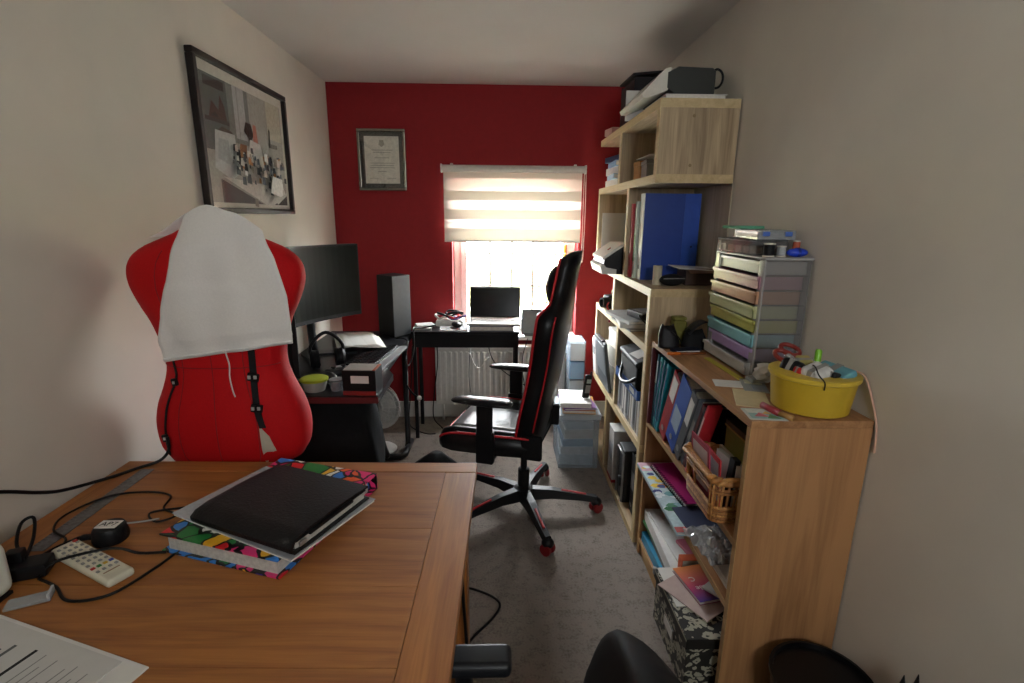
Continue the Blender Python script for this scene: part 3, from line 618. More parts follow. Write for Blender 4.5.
pbox(lt, 'hinge', BLK, (0, .118, .018), (.3, .014, .014), None, .004)
bb = flatbook('blue_book', 'dark blue book lying under the laptop on the window desk', 'book', (-.04, 3.45, WZT), .3, .2, .034, 0, M('#1b2450', .5))
mp = thing('mouse_mat', 'grey mouse mat on the left of the window desk', 'mouse mat', (-.3, 3.42, WZT), (0, 0, 4))
pbox(mp, 'mat', M('#8d8c8a', .7), (0, 0, .004), (.19, .14, .008), None, .002); pbox(mp, 'edge', WHT, (0, -.071, .004), (.19, .003, .007))
ms = thing('computer_mouse', 'small black computer mouse on the grey mat', 'mouse', (-.28, 3.43, WZT+.008), (0, 0, 30))
MB().ell((0, 0, .0205), .03, .052, .02, 16, 10).build('shell', BLK, ms, True); pbox(ms, 'wheel', GREY, (0, .03, .034), (.006, .014, .008), None, .002)
# clutter left of laptop
cx = thing('wire_basket', 'white tray piled with red black and purple leads beside the laptop', 'tray', (-.335, 3.562, WZT))
pbox(cx, 'tray', WHT, (0, 0, .02), (.19, .13, .04), None, .006)
for i, (c, dx, dz) in enumerate((('#b01828', 0, .06), ('#121214', -.02, .075), ('#5a4a86', .04, .055), ('#c9c6c0', -.04, .06), ('#121214', .03, .085))):
    ptube(cx, 'coiled_lead', M(c, .5), [(dx+.06*math.cos(a)+.01*math.sin(3*a+i), .035*math.sin(a), dz+.012*math.sin(2*a+i)) for a in [k*.7 for k in range(10)]], .008)
pt = thing('grey_tablet', 'grey tablet leaning in the window recess right of the laptop', 'tablet', (.255, 3.7, WZ0+.006), (-14, 0, -8))
pbox(pt, 'case', M('#55585a', .4), (0, 0, .105), (.165, .016, .19), None, .004); pbox(pt, 'screen', M('#7a7f80', .3), (0, -.0085, .105), (.145, .001, .17)); pbox(pt, 'support', GREY, (0, .01, .007), (.12, .03, .014))
wb = thing('white_tray', 'low white tray on the window sill under the tablet side of the laptop', 'tray', (.2, 3.615, WZT-.02))
bpy.data.objects.remove(wb)
tag(MB().bx(-.572, -.45, 3.38, 3.5, WZT, WZT+.012).box((-.5, 3.46, WZT+.02), (.12, .1, .012), (0, 0, 20), .002).build('white_leaflets', M('#b9b7b2', .7)), 'short stack of pale leaflets at the left end of the window desk', 'papers')
# hanging cables
cable('thin grey cable hanging from the window desk in front of the radiator', [(-.2, 3.638, .76), (-.2, 3.635, .6), (-.21, 3.6, .4), (-.2, 3.6, .25)], .003, mat=GREY)
cable('white cable bent in a small hook against the radiator', [(-.2, 3.57, .56), (-.17, 3.56, .48), (-.13, 3.56, .45), (-.09, 3.57, .5), (-.06, 3.57, .53)], .004, mat=WHT)
cable('black cable sagging from the laptop across the radiator', [(-.08, 3.62, .66), (-.03, 3.58, .5), (.1, 3.57, .38), (.25, 3.56, .3), (.35, 3.57, .33), (.42, 3.58, .45), (.37, 3.6, .6), (.33, 3.66, .67)], .0035)
cable('thin black cable hanging from the tablet to the floor', [(.22, 3.62, .66), (.18, 3.6, .5), (.2, 3.6, .3), (.24, 3.6, .06), (.24, 3.55, .01)], .003)
cable('black cable dropping by the desk leg to the skirting', [(-.46, 3.645, .76), (-.44, 3.64, .5), (-.47, 3.64, .25), (-.48, 3.62, .05), (-.4, 3.5, .008)], .004)
cable('black cable trailing on the carpet behind the fan', [(-.62, 3.62, .6), (-.64, 3.63, .3), (-.66, 3.6, .03), (-.6, 3.48, .01), (-.5, 3.4, .01), (-.44, 3.4, .01)], .004)
cable('tangled black leads over the corner where the two desks meet', [(-.66, 3.25, GZ+.01), (-.6, 3.2, GZ+.02), (-.56, 3.12, GZ+.01), (-.57, 3.05, .66), (-.56, 3.12, .6), (-.54, 3.22, .68), (-.55, 3.3, .79), (-.5, 3.36, WZT+.02), (-.42, 3.4, WZT+.03)], .005)
# ================================================================== FAN, BAGS, BOXES ON THE FLOOR
fn = thing('desk_fan', 'white round desk fan standing on the floor by the desk leg', 'fan', (-.775, 3.15, 0), (0, 0, -14))
FW = M('#cfcdc8', .5)
plathe(fn, 'base', FW, [(.105, 0), (.11, .015), (.09, .03), (.03, .045)]); plathe(fn, 'stem', FW, [(.022, .04), (.018, .22)])
mtr = MB().lathe([(.05, .0), (.055, .06), (.04, .11), (.001, .12)], (0, 0, .33), rot=(-90, 0, 0)).build('motor', FW, fn, 'auto')
plathe(fn, 'rear_shell', FW, [(.05, .05), (.12, .045), (.15, .012), (.152, 0), (.146, 0), (.115, .038), (.05, .042)], (0, 0, .31), rot=(-90, 0, 0), seg=32)
gr = MB()
for r_, y in ((.15, 0), (.135, -.035), (.10, -.05), (.06, -.056)): gr.tube([(r_*math.cos(a*math.pi/12), y, .33+r_*math.sin(a*math.pi/12)) for a in range(24)], .003, seg=5, smooth=0, closed=True)
for k in range(24):
    a = k*math.pi/12; gr.tube([(.03*math.cos(a), -.057, .33+.03*math.sin(a)), (.1*math.cos(a), -.05, .33+.1*math.sin(a)), (.15*math.cos(a), 0, .33+.15*math.sin(a)), (.1*math.cos(a), .04, .33+.1*math.sin(a))], .0018, seg=4, smooth=2)
gr.build('grille', FW, fn, True)
plathe(fn, 'badge', WHT, [(.035, 0), (.03, .008), (.001, .01)], (0, -.054, .33), rot=(90, 0, 0))
for k in range(3):
    a = k*2.094; MB().ell((.065*math.cos(a), 0, .33+.065*math.sin(a)), .06, .008, .045, 10, 6, rot=(0, -math.degrees(a), 0)).build('blade', FW, fn, True)
bgb = thing('black_rucksack', 'bulky black fabric rucksack under the near end of the gaming desk', 'bag', (-.83, 2.42, 0))
BF = M('#0d0d0f', .8, var=.25, scale=50, bump=.3)
rings = []
for k in range(15):
    t = k/14; z = .66*t; w_ = .25*(1-.18*t**3)*(1 if t > .03 else .9); d_ = .16*(1-.35*t**2)
    rings.append([(w_*math.copysign(abs(math.cos(a))**.6, math.cos(a))*(1+.03*math.sin(7*a+9*t)), d_*math.copysign(abs(math.sin(a))**.6, math.sin(a))*(1+.05*math.sin(5*a+13*t)), z) for a in [2*math.pi*i/36 for i in range(36)]])
MB().loft(rings).build('sack', BF, bgb, True)
pbox(bgb, 'front_pocket', BF, (0, -.17, .22), (.3, .06, .28), None, .02, 3); ptube(bgb, 'zip', GREY, [(-.14, -.203, .33), (0, -.204, .345), (.14, -.203, .33)], .003)
ptube(bgb, 'handle', BF, [(-.06, .0, .63), (-.04, -.01, .685), (.04, -.01, .685), (.06, 0, .63)], .01)
fb = thing('floor_bag', 'small crumpled black bag on the carpet beyond the oak table', 'bag', (-.385, 2.74, 0), (0, 0, 10))
mb = MB(); rings = []
for k in range(9):
    t = k/8; z = .185*t; w_ = .165*(1-.8*t**2.2); d_ = .12*(1-.8*t**2.2)
    rings.append([(w_*math.cos(a)*(1+.1*math.sin(5*a+4*t))+.03*t, d_*math.sin(a)*(1+.12*math.sin(4*a+2)), z) for a in [2*math.pi*i/24 for i in range(24)]])
mb.loft(rings).build('sack', M('#101116', .6, var=.3, scale=40, bump=.4), fb, True); ptube(fb, 'handle', BLK, [(.1, -.02, .03), (.16, -.03, .05), (.17, -.04, .01), (.1, -.05, .012)], .006)
sb = thing('storage_crate', 'large clear plastic storage crate full of papers beside the tall shelf', 'crate', (.50, 3.06, 0))
CLR = clear('#d5dee4', .2, .2, .08)
mb = MB(); t_ = .003; X, Yh, Hh = .12, .16, .34
for (c, s) in (((0, -Yh, Hh/2), (2*X, t_, Hh)), ((0, Yh, Hh/2), (2*X, t_, Hh)), ((-X, 0, Hh/2), (t_, 2*Yh, Hh)), ((X, 0, Hh/2), (t_, 2*Yh, Hh)), ((0, 0, .003), (2*X, 2*Yh, .004))): mb.box(c, s)
mb.build('tub', CLR, sb)
mb = MB(); mb.bx(-X-.012, X+.012, -Yh-.012, Yh+.012, Hh, Hh+.014, .004); mb.bx(-X-.008, X+.008, -Yh-.008, Yh+.008, Hh-.02, Hh, .003); mb.build('lid', clear('#dbe4ea', .5, .2, .1), sb, 'auto')
for i, (c, z, h_) in enumerate((('#d9e0e4', .006, .07), ('#ecebe8', .078, .05), ('#8fb0cc', .13, .05), ('#e6e2da', .182, .06), ('#d3dde3', .244, .05))): pbox(sb, 'paper_stack', M(c, .7, var=.15), (.0, .01, z+h_/2), (2*X-.03-.01*i, 2*Yh-.04, h_), (0, 0, 2*i-4))
z = Hh+.0145
for (nm, lb, c, th, rz, w_, d_, dx) in (('yellow_folder', 'orange yellow folder at the bottom of the pile on the storage crate', '#c58a2a', .022, -6, .2, .26, .01), ('purple_folder', 'purple folder in the pile on the storage crate', '#6f3b86', .014, 3, .2, .26, .0), ('white_pad', 'thick white paper pad on top of the storage crate pile', '#dedcd8', .03, -4, .19, .25, -.015)):
    flatbook(nm, lb, 'folder', (.50+dx, 3.04, z), w_, d_, th, rz, M(c, .5), '#d8d6d0'); z += th+.0003
dt = thing('drawer_tower', 'narrow clear plastic drawer tower with blue contents by the radiator', 'drawers', (.555, 3.52, 0))
mb = MB()
for (c, s) in (((-.055, 0, .34), (.003, .2, .68)), ((.055, 0, .34), (.003, .2, .68)), ((0, .1, .34), (.11, .003, .68)), ((0, 0, .678), (.113, .2, .004)), ((0, 0, .002), (.113, .2, .004))): mb.box(c, s)
mb.build('frame', CLR, dt)
for i, c in enumerate(('#cfd6dc', '#9fc0d8', '#d9dde0', '#7fa8c8', '#cfd6dc')):
    d_ = pbox(dt, 'drawer', clear(c, .7, .2, .1), (0, -.005, .07+i*.134), (.1, .19, .125), None, .004); pbox(d_, 'drawer_contents', M(c, .7), (0, 0, .05+i*.134), (.08, .16, .06))
ph = thing('cordless_phone', 'black cordless phone handset standing on the pile by the chair back', 'phone', (.545, 3.0, .4255), (0, 8, 20))
pbox(ph, 'handset', BLK, (0, 0, .075), (.045, .025, .15), None, .009, 3); pbox(ph, 'display', M('#8ea0a0', .3), (0, -.0128, .11), (.03, .002, .025)); pbox(ph, 'keypad', GREY, (0, -.0128, .06), (.032, .002, .05)); plathe(ph, 'antenna_stub', BLK, [(.006, .14), (.005, .17)], (.014, 0, 0))
cable('black cable loop on the carpet beside the oak table', [(-.16, 1.85, .006), (-.1, 1.835, .006), (-.02, 1.79, .006), (.012, 1.74, .006), (-.02, 1.67, .006), (-.09, 1.58, .006), (-.13, 1.5, .006)], .005)
cable('black cable hanging down beside the oak table edge', [(-.097, 1.2, .74), (-.095, 1.22, .5), (-.09, 1.26, .3), (-.09, 1.3, .1), (-.1, 1.36, .01)], .005)  # black strand following the dark line along the table edge
# waste bin
bi = thing('waste_bin', 'round black waste bin at the near end of the oak bookcase', 'bin', (.848, 1.062, 0))
plathe(bi, 'bucket', M('#08080a', .35), [(.09, 0), (.094, .01), (.122, .345), (.119, .345), (.09, .012), (.001, .012)], seg=40); plathe(bi, 'rim', M('#0c0c0e', .3), [(.120, .343), (.127, .345), (.127, .357), (.118, .359), (.116, .345)], seg=40)
pt_ = thing('black_umbrella', 'two small black pointed tips at the bottom right corner by the wall', 'umbrella', (.95, .93, 0))
plathe(pt_, 'tip', BLK, [(.014, 0), (.012, .43), (.001, .488)], (0, .02, 0)); plathe(pt_, 'tip', BLK, [(.014, 0), (.012, .46), (.001, .525)], (0, -.013, 0))
pbox(pt_, 'binding_strap', BLK, (0, .003, .3), (.03, .065, .02), None, .004)

# ================================================================== GAMING CHAIR
ch = thing('gaming_chair', 'black gaming chair with red piping in the middle of the room', 'chair', (.138, 2.44, 0), (0, 0, 163))
PU = M('#0e0e10', .38, var=.1, scale=120, bump=.05); PU_SHEEN = M('#6c6b6a', .3, var=.06, scale=120, bump=.05); PIPE = M('#b81420', .45)
hub = plathe(ch, 'base_hub', BLK, [(.03, .07), (.055, .08), (.055, .13), (.03, .15)])
for k in range(5):
    a = R(-3.7+72*k-163); ca, sa = math.cos(a), math.sin(a)
    mb = MB(); rings = []
    for d, w_, z0, z1 in ((.03, .035, .075, .135), (.15, .03, .085, .13), (.30, .024, .075, .105), (.385, .022, .065, .092)): rings.append([(d*ca-w_*sa, d*sa+w_*ca, z0), (d*ca+w_*sa, d*sa-w_*ca, z0), (d*ca+w_*.6*sa, d*sa-w_*.6*ca, z1), (d*ca-w_*.6*sa, d*sa+w_*.6*ca, z1)])
    lg = mb.loft(rings).build('base_leg', BLK, ch)
    mb = MB().tube([(.2*ca, .2*sa, .122), (.33*ca, .33*sa, .1015)], .006, smooth=0, seg=6); mb.build('red_inlay', PIPE, lg)
    cs = MB(); px, py = .385*ca, .385*sa
    cs.ell((px, py, .058), .03, .028, .026, 12, 8); cs.tube([(px, py, .05), (px, py, .09)], .008, smooth=0); cast = cs.build('caster', BLK, ch, True)
    wh = MB()
    for s in (-1, 1): wh.lathe([(.012, -.009), (.028, -.008), (.03, 0), (.028, .008), (.012, .009)], (px-s*.017*math.sin(a+.6), py+s*.017*math.cos(a+.6), .03), 18, rot=(90, 0, math.degrees(a+.6)))
    wh.build('caster_wheel', M('#7d0f16', .5), cast, 'auto')
plathe(ch, 'gas_lift', BLK, [(.03, .12), (.03, .24), (.017, .245), (.017, .38)])
pbox(ch, 'tilt_mechanism', BLKM, (.1, 0, .385), (.3, .2, .05), None, .01); ptube(ch, 'tilt_lever', BLK, [(.05, -.08, .38), (.03, -.3, .38), (.03, -.34, .385)], .008)
pbox(ch, 'seat_pan', BLKM, (.13, 0, .415), (.46, .42, .025), None, .008)
# seat cushion
def seatprof(x):
    return 1-.35*max(0, (x-.28)/.12)**2
mb = MB(); rings = []
for x, w_, zt, zb in ((-.1, .22, .47, .425), (-.08, .235, .492, .42), (.05, .25, .5, .42), (.2, .255, .503, .42), (.3, .255, .5, .42), (.35, .245, .485, .425), (.375, .22, .455, .43)):
    rings.append([(x, -w_, zb), (x, -w_*1.02, (zb+zt)/2+.01), (x, -w_*.9, zt+.028), (x, -w_*.72, zt+.022), (x, -w_*.6, zt-.003), (x, 0, zt-.006), (x, w_*.6, zt-.003), (x, w_*.72, zt+.022), (x, w_*.9, zt+.028), (x, w_*1.02, (zb+zt)/2+.01), (x, w_, zb)])
mb.loft(rings); so = mb.build('seat', PU, ch, True)
mb = MB(); mb.grid(lambda u, v: (-.07+.41*u, (v-.5)*.28, .4985+.004*math.sin(math.pi*v)+.004*math.sin(math.pi*u)), 8, 8); mb.build('seat_insert', PU_SHEEN, so, True).modifiers.new('thickness', 'SOLIDIFY').thickness = .004  # grey panel paints the window's reflection onto the black seat
for s in (-1, 1):
    MB().tube([(-.08, s*.235, .515), (.05, s*.252, .52), (.2, s*.258, .52), (.3, s*.255, .51), (.355, s*.24, .485), (.38, s*.2, .455)], .006, seg=7).build('piping', PIPE, so, True)
MB().tube([(.38, -.2, .455), (.386, 0, .45), (.38, .2, .455)], .006, seg=7).build('piping', PIPE, so, True)
# backrest
BK = [(.41, .17, -.085), (.45, .2, -.095), (.55, .235, -.115), (.65, .245, -.135), (.74, .235, -.152), (.82, .225, -.165), (.9, .235, -.178), (.98, .255, -.19), (1.05, .26, -.2), (1.1, .245, -.208), (1.14, .19, -.214), (1.18, .155, -.22), (1.24, .148, -.23), (1.3, .145, -.24), (1.34, .13, -.247), (1.365, .09, -.252)]
mb = MB(); rings = []
for z, w_, xr in BK:
    t_ = .06 if z < 1.12 else .05; b_ = .05 if z < 1.12 else .02
    if z > 1.35: t_ = .03; b_ = .005
    rings.append([(xr, -w_*.75, z), (xr-.008, 0, z), (xr, w_*.75, z), (xr+.025, w_, z), (xr+t_+b_*.7, w_*.98, z), (xr+t_+b_, w_*.84, z), (xr+t_+.005, w_*.58, z), (xr+t_, 0, z), (xr+t_+.005, -w_*.58, z), (xr+t_+b_, -w_*.84, z), (xr+t_+b_*.7, -w_*.98, z), (xr+.025, -w_, z)])
bk = mb.loft(rings).build('backrest', PU, ch, True)
for s in (-1, 1):
    MB().tube([(xr+(.06+.035 if z < 1.12 else .065), s*w_*.985, z) for z, w_, xr in BK[:-1]], .0058, seg=7, smooth=3).build('piping', PIPE, bk, True)
    MB().tube([(xr+.018, s*w_*.985, z) for z, w_, xr in BK[2:10]], .004, seg=6, smooth=3).build('piping', PIPE, bk, True)
MB().ell((-.155, 0, 1.2), .058, .13, .1, 18, 12).build('head_pillow', PU, ch, True)
MB().ell((-.09, 0, .68), .045, .16, .09, 18, 12).build('lumbar_pillow', PU, ch, True)
for s in (-1, 1): pbox(ch, 'recliner_bracket', BLKM, (-.09, s*.225, .47), (.1, .03, .12), None, .01)
for s in (-1, 1):
    ar = bpy.data.objects.new('armrest', None); COL.objects.link(ar); ar.parent = ch
    mb = MB(); rings = []
    for x, w_, z0, z1 in ((-.01, .025, .69, .70), (.01, .04, .682, .712), (.1, .047, .68, .716), (.2, .045, .682, .714), (.26, .035, .686, .706), (.275, .02, .692, .70)):
        rings.append([(x, s*.285+w_*math.cos(a), (z0+z1)/2+(z1-z0)/2*math.sin(a)) for a in [2*math.pi*i/16 for i in range(16)]])
    mb.loft(rings).build('arm_pad', M('#1a1a1c', .3), ar, True)
    mb = MB(); mb.box((.12, s*.285, .60), (.075, .035, .17), None, .01); mb.box((.12, s*.275, .47), (.085, .04, .16), None, .008); mb.box((.12, s*.2, .4), (.07, .18, .02), None, .006); mb.build('arm_post', BLK, ar, 'auto')
# ================================================================== SECOND CHAIR AT THE TABLE (near the camera)
c2 = thing('office_chair', 'black office chair with rounded back tucked beside the oak table in the foreground', 'chair', (.02, .62, 0), (0, 0, 180))
plathe(c2, 'base_hub', BLK, [(.03, .06), (.05, .07), (.05, .12), (.03, .14)]); plathe(c2, 'gas_lift', BLK, [(.026, .12), (.026, .4)])
for k in range(5):
    a = R(72*k+20); l2 = MB().tube([(.03*math.cos(a), .03*math.sin(a), .1), (.3*math.cos(a), .3*math.sin(a), .07)], .02, smooth=0).build('base_leg', BLK, c2, True)
    MB().ell((.3*math.cos(a), .3*math.sin(a), .03), .028, .028, .03, 10, 8).build('caster', BLK, c2, True)
pbox(c2, 'seat', BLKM, (.06, 0, .44), (.46, .46, .08), None, .035, 4)
mb = MB(); rings = []
for k in range(15):
    t = k/14; z = .46+.35*t; w_ = .25*max(.002, 1-((t-.3)/.705)**2.7)**.37 if t > .3 else .25*(.8+.2*t/.3); x = -.19-.05*t
    rings.append([(x+.075*math.cos(a)*(1-.9*max(0, t-.5))+.05*(math.sin(a)**2)*.5, w_*math.sin(a), z) for a in [2*math.pi*i/24 for i in range(24)]])
mb.loft(rings).build('backrest', M('#0d0d0f', .65, var=.1, scale=150), c2, True)
pbox(c2, 'back_bar', BLK, (-.14, 0, .44), (.2, .06, .015))
for s in (-1, 1):
    a2 = pbox(c2, 'armrest', M('#1b1c1f', .4), (.1, s*.235, .645), (.22, .065, .035), None, .014, 3)
    ptube(a2, 'arm_post', BLK, [(.09, s*.235, .64), (.08, s*.235, .5), (.05, s*.18, .42)], .018)
# ================================================================== TALL STAGGERED SHELF
SON = lambda ax: wood('#8f7a5e', '#c3ad8a', ax, .55, 1.2); EDGE = wood('#b39c72', '#cfba8e', 'Y', .55)
ts = thing('tall_shelf', 'tall pale oak shelf unit with staggered open cells against the right wall', 'shelf', (0, 0, 0))
FX, BX_ = .65, .975
def board(name, y0, y1, z0, z1, ax): 
    o = pbx(ts, name, SON(ax), FX+.004, BX_, y0, y1, z0, z1); 
    pbx(o, 'edge_strip', EDGE, FX, FX+.004, y0, y1, z0, z1); return o
TZ = [(0, .035, 2.15, 3.42), (.47, .505, 2.15, 3.33), (.94, .975, 2.15, 3.33), (1.19, 1.225, 2.15, 3.42), (1.66, 1.695, 2.2, 3.42), (1.95, 1.985, 2.2, 3.42)]
for z0, z1, y0, y1 in TZ: pbx(board('shelf_board', y0, y1, z0, z1, 'Y'), 'end_strip', EDGE, FX, BX_, y0-.002, y0, z0, z1)
for y, z0, z1 in ((2.2, 1.695, 1.95), (2.86, 1.695, 1.95), (3.385, 1.225, 1.66), (2.63, 1.225, 1.66), (2.15, .975, 1.19), (2.83, .975, 1.19), (3.29, .505, .94), (2.685, .505, .94), (2.15, .035, .47), (2.87, .035, .47), (2.15, .505, .94)):
    board('upright', y, y+.035, z0, z1, 'Z')
for y0, y1, z0, z1 in ((2.2, 2.63, 1.225, 1.66), (2.235, 2.86, 1.695, 1.95), (2.185, 2.83, .975, 1.19), (2.185, 2.685, .505, .94)): pbx(ts, 'back_panel', wood('#a3957c', '#c4b8a0', 'Z', .6), BX_, BX_+.004, y0, y1, z0, z1)  # back panels in paler wood, painting the light that falls on them
for y, z in ((2.2, 1.73), (2.2, 1.92)):
    plathe(ts, 'screw_cap', M('#8a7552', .5), [(.007, 0), (.006, .001)], (.79, y-.0006, z), rot=(90, 0, 0), seg=12)
def box_thing(name, label, cat, c, s, mat, rz=0, lid=None, lidh=.02, bev=.002, rot=None):
    """closed carton: body, lid and a seam of its own"""
    t = thing(name, label, cat, c, rot or (0, 0, rz)); pbox(t, 'body', mat, (0, 0, (s[2]-lidh)/2), (s[0], s[1], s[2]-lidh), None, bev)
    pbox(t, 'lid', lid or mat, (0, 0, s[2]-lidh/2+.0003), (s[0]+.005, s[1]+.005, lidh), None, bev); return t
# on top
pad = flatbook('white_pad', 'flat white pad lying under the laminator on top of the tall shelf', 'pad', (.80, 2.37, 1.985), .25, .30, .02, 0, PAPER)
lam = thing('laminator', 'dark grey and silver laminator on top of the tall shelf', 'laminator', (.775, 2.5, 2.0055), (0, 0, 0))
prof = [(-.02, 0), (.12, 0), (.128, .02), (.128, .105), (.115, .118), (-.03, .122), (-.075, .1), (-.075, .04)]
mb = MB(); mb.loft([[(x*k, y, z*k2+.0) for x, z in prof] for y, k, k2 in ((-.205, .96, .97), (-.195, 1, 1), (.195, 1, 1), (.205, .96, .97))]); mb.build('housing', M('#2b2e2a', .45), lam, 'auto')
mb = MB(); mb.loft([[(x, y, z) for x, z in [(-.06, .118), (-.085, .112), (-.178, .016), (-.17, -.0), (-.15, 0), (-.07, .03)]] for y in (-.2, -.19, .19, .2)]); mb.build('feed_tray', M('#d3d2c6', .35), lam, 'auto')
for y in (-.1, .1): mb = MB(); mb.loft([[(x, y+d, z) for x, z in [(-.07, .128), (-.085, .113), (-.178, .016), (-.174, .01), (-.08, .1)]] for d in (-.006, .006)]); mb.build('tray_strap', BLK, lam)
ptube(lam, 'carry_loop', BLK, [(.125, -.15, .11), (.15, -.15, .125), (.172, -.15, .11), (.176, -.15, .08), (.16, -.15, .055), (.126, -.15, .05)], .005)
ptube(lam, 'front_slot', M('#15160f', .5), [(-.082, -.18, .095), (-.082, .18, .095)], .005, smooth=0)
bk1 = thing('black_case', 'black open box file behind the laminator on top of the tall shelf', 'box file', (.80, 2.875, 1.985), (0, 0, 2))
mb = MB(); mb.box((0, 0, .003), (.26,   .24, .006)); mb.box((.128, 0, .11), (.004, .24, .22)); mb.box((-.128, 0, .1), (.004, .24, .2)); mb.box((0, -.118, .105), (.26, .004, .21)); mb.box((0, .118, .105), (.26, .004, .21)); mb.build('case', M('#1b181c', .5), bk1)
pbox(bk1, 'lid', M('#141216', .4), (0, 0, .235), (.28, .25, .01), (0, -6, 0)); pbox(bk1, 'papers', PAPER, (-.02, 0, .08), (.2, .2, .14))
tag(MB().box((.70, 2.722, 1.985+.07), (.14, .004, .14), (0, 0, 0)).build('white_card', PAPER), 'white card standing between the laminator and the black box file', 'card')
tag(MB().box((.675, 3.2, 1.985+.02), (.06, .12, .04), (0, 0, 10), .006).build('pink_pouch', M('#a67a74', .6)), 'small dusky pink pouch at the far end of the tall shelf top', 'pouch')
# level five: books in the far overhang, cartons in the cell
z = 1.695
for lb, c, th, rz, w_ in (('cream book at the bottom of the stack in the top cell', '#cfcac0', .034, 3, .2), ('pale blue book second from the bottom in the top cell stack', '#9cb6c8', .028, -4, .21), ('white and red book in the middle of the top cell stack', '#d8cdc8', .04, 5, .19), ('sky blue book in the top cell stack under the navy one', '#86a9cc', .03, -3, .2), ('navy blue book slanting on top of the top cell stack', '#2a2f5c', .03, 8, .2)):
    flatbook('stacked_book', lb, 'book', (.755, 3.09, z), w_, .26, th, rz, M(c, .5)); z += th+.0005
box_thing('brown_carton', 'brown cardboard carton in the top cell of the tall shelf', 'carton', (.80, 2.74, 1.695), (.18, .11, .1), M('#a9783f', .7), 2)
box_thing('grey_carton', 'small grey and silver box beside the brown carton', 'box', (.79, 2.58, 1.695), (.17, .14, .09), M('#6b6660', .5), -5)
tag(MB().box((.80, 2.66, 1.8095), (.17, .25, .004), None, .001).build('white_tablet_sleeve', PAPER), 'thin white sheet resting across the two cartons in the top cell', 'paper')
# level four
tag(MB().box((.735, 3.30, 1.225+.17), (.16, .004, .3), (0, 0, 8)).box((.735, 3.31, 1.225+.16), (.15, .006, .28), (0, 0, 8)).build('standing_papers', PAPER), 'sheaf of white paper standing in the far cell above the scanner', 'papers')
scn = thing('document_scanner', 'white and black document scanner jutting out of the tall shelf', 'scanner', (.69, 2.86, 1.225), (0, 0, 0))
prof = [(-.07, 0), (.1, 0), (.1, .12), (.02, .149), (-.03, .145), (-.125, .075), (-.13, .055), (-.11, .03)]
mb = MB(); mb.loft([[(x, y, z) for x, z in prof] for y in (-.14, .15)]); mb.build('housing', M('#17171a', .4), scn)
mb = MB(); mb.loft([[(x, y, z) for x, z in [(.03, .158), (-.04, .157), (-.137, .088), (-.135, .074), (-.03, .146), (.03, .15)]] for y in (-.142, .152)]); mb.build('top_cover', M('#e0deda', .4), scn)
mb = MB(); mb.loft([[(x, y, z) for x, z in [(-.134, .052), (-.148, .042), (-.135, .0), (-.06, .0), (-.06, .025), (-.115, .035)]] for y in (-.142, .152)]); mb.build('exit_tray', M('#d8d6d1', .4), scn)
pbox(scn, 'start_button', REDP, (-.085, -.05, .1275), (.02, .012, .004), (0, -36, 0))
def binder(name, label, cat, loc, t, h, d, col, lean=0, lab=None, rz=0, pages='#cfccc4', rings=True, labz=.55, labh=.3):
    """standing binder, spine facing -x; origin at the near bottom edge of the spine; leans towards the camera"""
    o = thing(name, label, cat, loc, (lean, 0, rz)); m = M(col, .4); k = .0025
    pbx(o, 'spine', m, 0, k, 0, t, 0, h, .001); pbx(o, 'front_cover', m, k, d, 0, k, 0, h); pbx(o, 'back_cover', m, k, d, t-k, t, 0, h)
    pbx(o, 'pages', M(pages, .85, var=.12, scale=140), k+.012, d-.012, k, t-k, .008, h-.012)
    if lab: pbx(o, 'spine_label', M(lab, .6), -.0008, 0, t*.15, t*.85, h*(labz-labh/2), h*(labz+labh/2))
    if rings and t > .04: plathe(o, 'finger_ring', SILV, [(.009, 0), (.012, .001), (.012, .002), (.009, .002)], (-.0005, t/2, h*.13), rot=(0, -90, 0), seg=16)
    return o
binder('red_folder', 'red folder standing behind the white one in the cell with the big blue file', 'folder', (.665, 2.59, 1.225), .03, .36, .26, '#a31420')
binder('white_folder', 'white and pale green folder standing between the red folder and the blue file', 'folder', (.675, 2.545, 1.225), .03, .37, .24, '#c3cdbf', lab='#5d8a5a', labz=.4, labh=.35)
bf = thing('blue_lever_file', 'big bright blue lever arch file with its cover facing the room', 'binder', (.69, 2.475, 1.225), (0, 0, 0))
BLU = M('#1c3f93', .35, var=.05); 
pbx(bf, 'front_cover', BLU, 0, .265, -.005, 0, 0, .405, .001); pbx(bf, 'back_cover', BLU, 0, .265, .055, .06, 0, .405, .001); pbx(bf, 'spine', M('#cfd3cf', .4), -.003, .0, -.005, .06, 0, .405, .001); pbx(bf, 'pages', PAPER, .01, .25, .0005, .0545, .005, .37); pbx(bf, 'cover_fold', M('#2a52b0', .35), .19, .265, -.0062, -.0052, 0, .405)
plathe(bf, 'ring_hole', M('#0b1534', .4), [(.005, 0), (.004, .001)], (.235, -.0062, .16), rot=(90, 0, 0), seg=12); plathe(bf, 'finger_ring', BLK, [(.011, 0), (.011, .001)], (-.0032, .027, .06), rot=(0, -90, 0), seg=16)
cu = thing('paper_roll', 'small cream paper roll standing on the shelf before the blue file', 'roll', (.72, 2.30, 1.225)); plathe(cu, 'roll', M('#bdb49c', .8), [(.02, 0), (.02, .085), (.008, .085), (.008, .003)]); plathe(cu, 'core', M('#8a7a5c', .8), [(.008, .0), (.0085, .086), (.006, .086)])
bm_ = thing('black_pouch', 'low black rounded pouch on the shelf in front of the blue file', 'pouch', (.775, 2.26, 1.225), (0, 0, 8)); MB().ell((0, 0, .026), .058, .035, .027, 18, 10).build('shell', BLKM, bm_, True); ptube(bm_, 'zip', GREY, [(-.05, -.022, .034), (0, -.034, .036), (.05, -.022, .034)], .002)
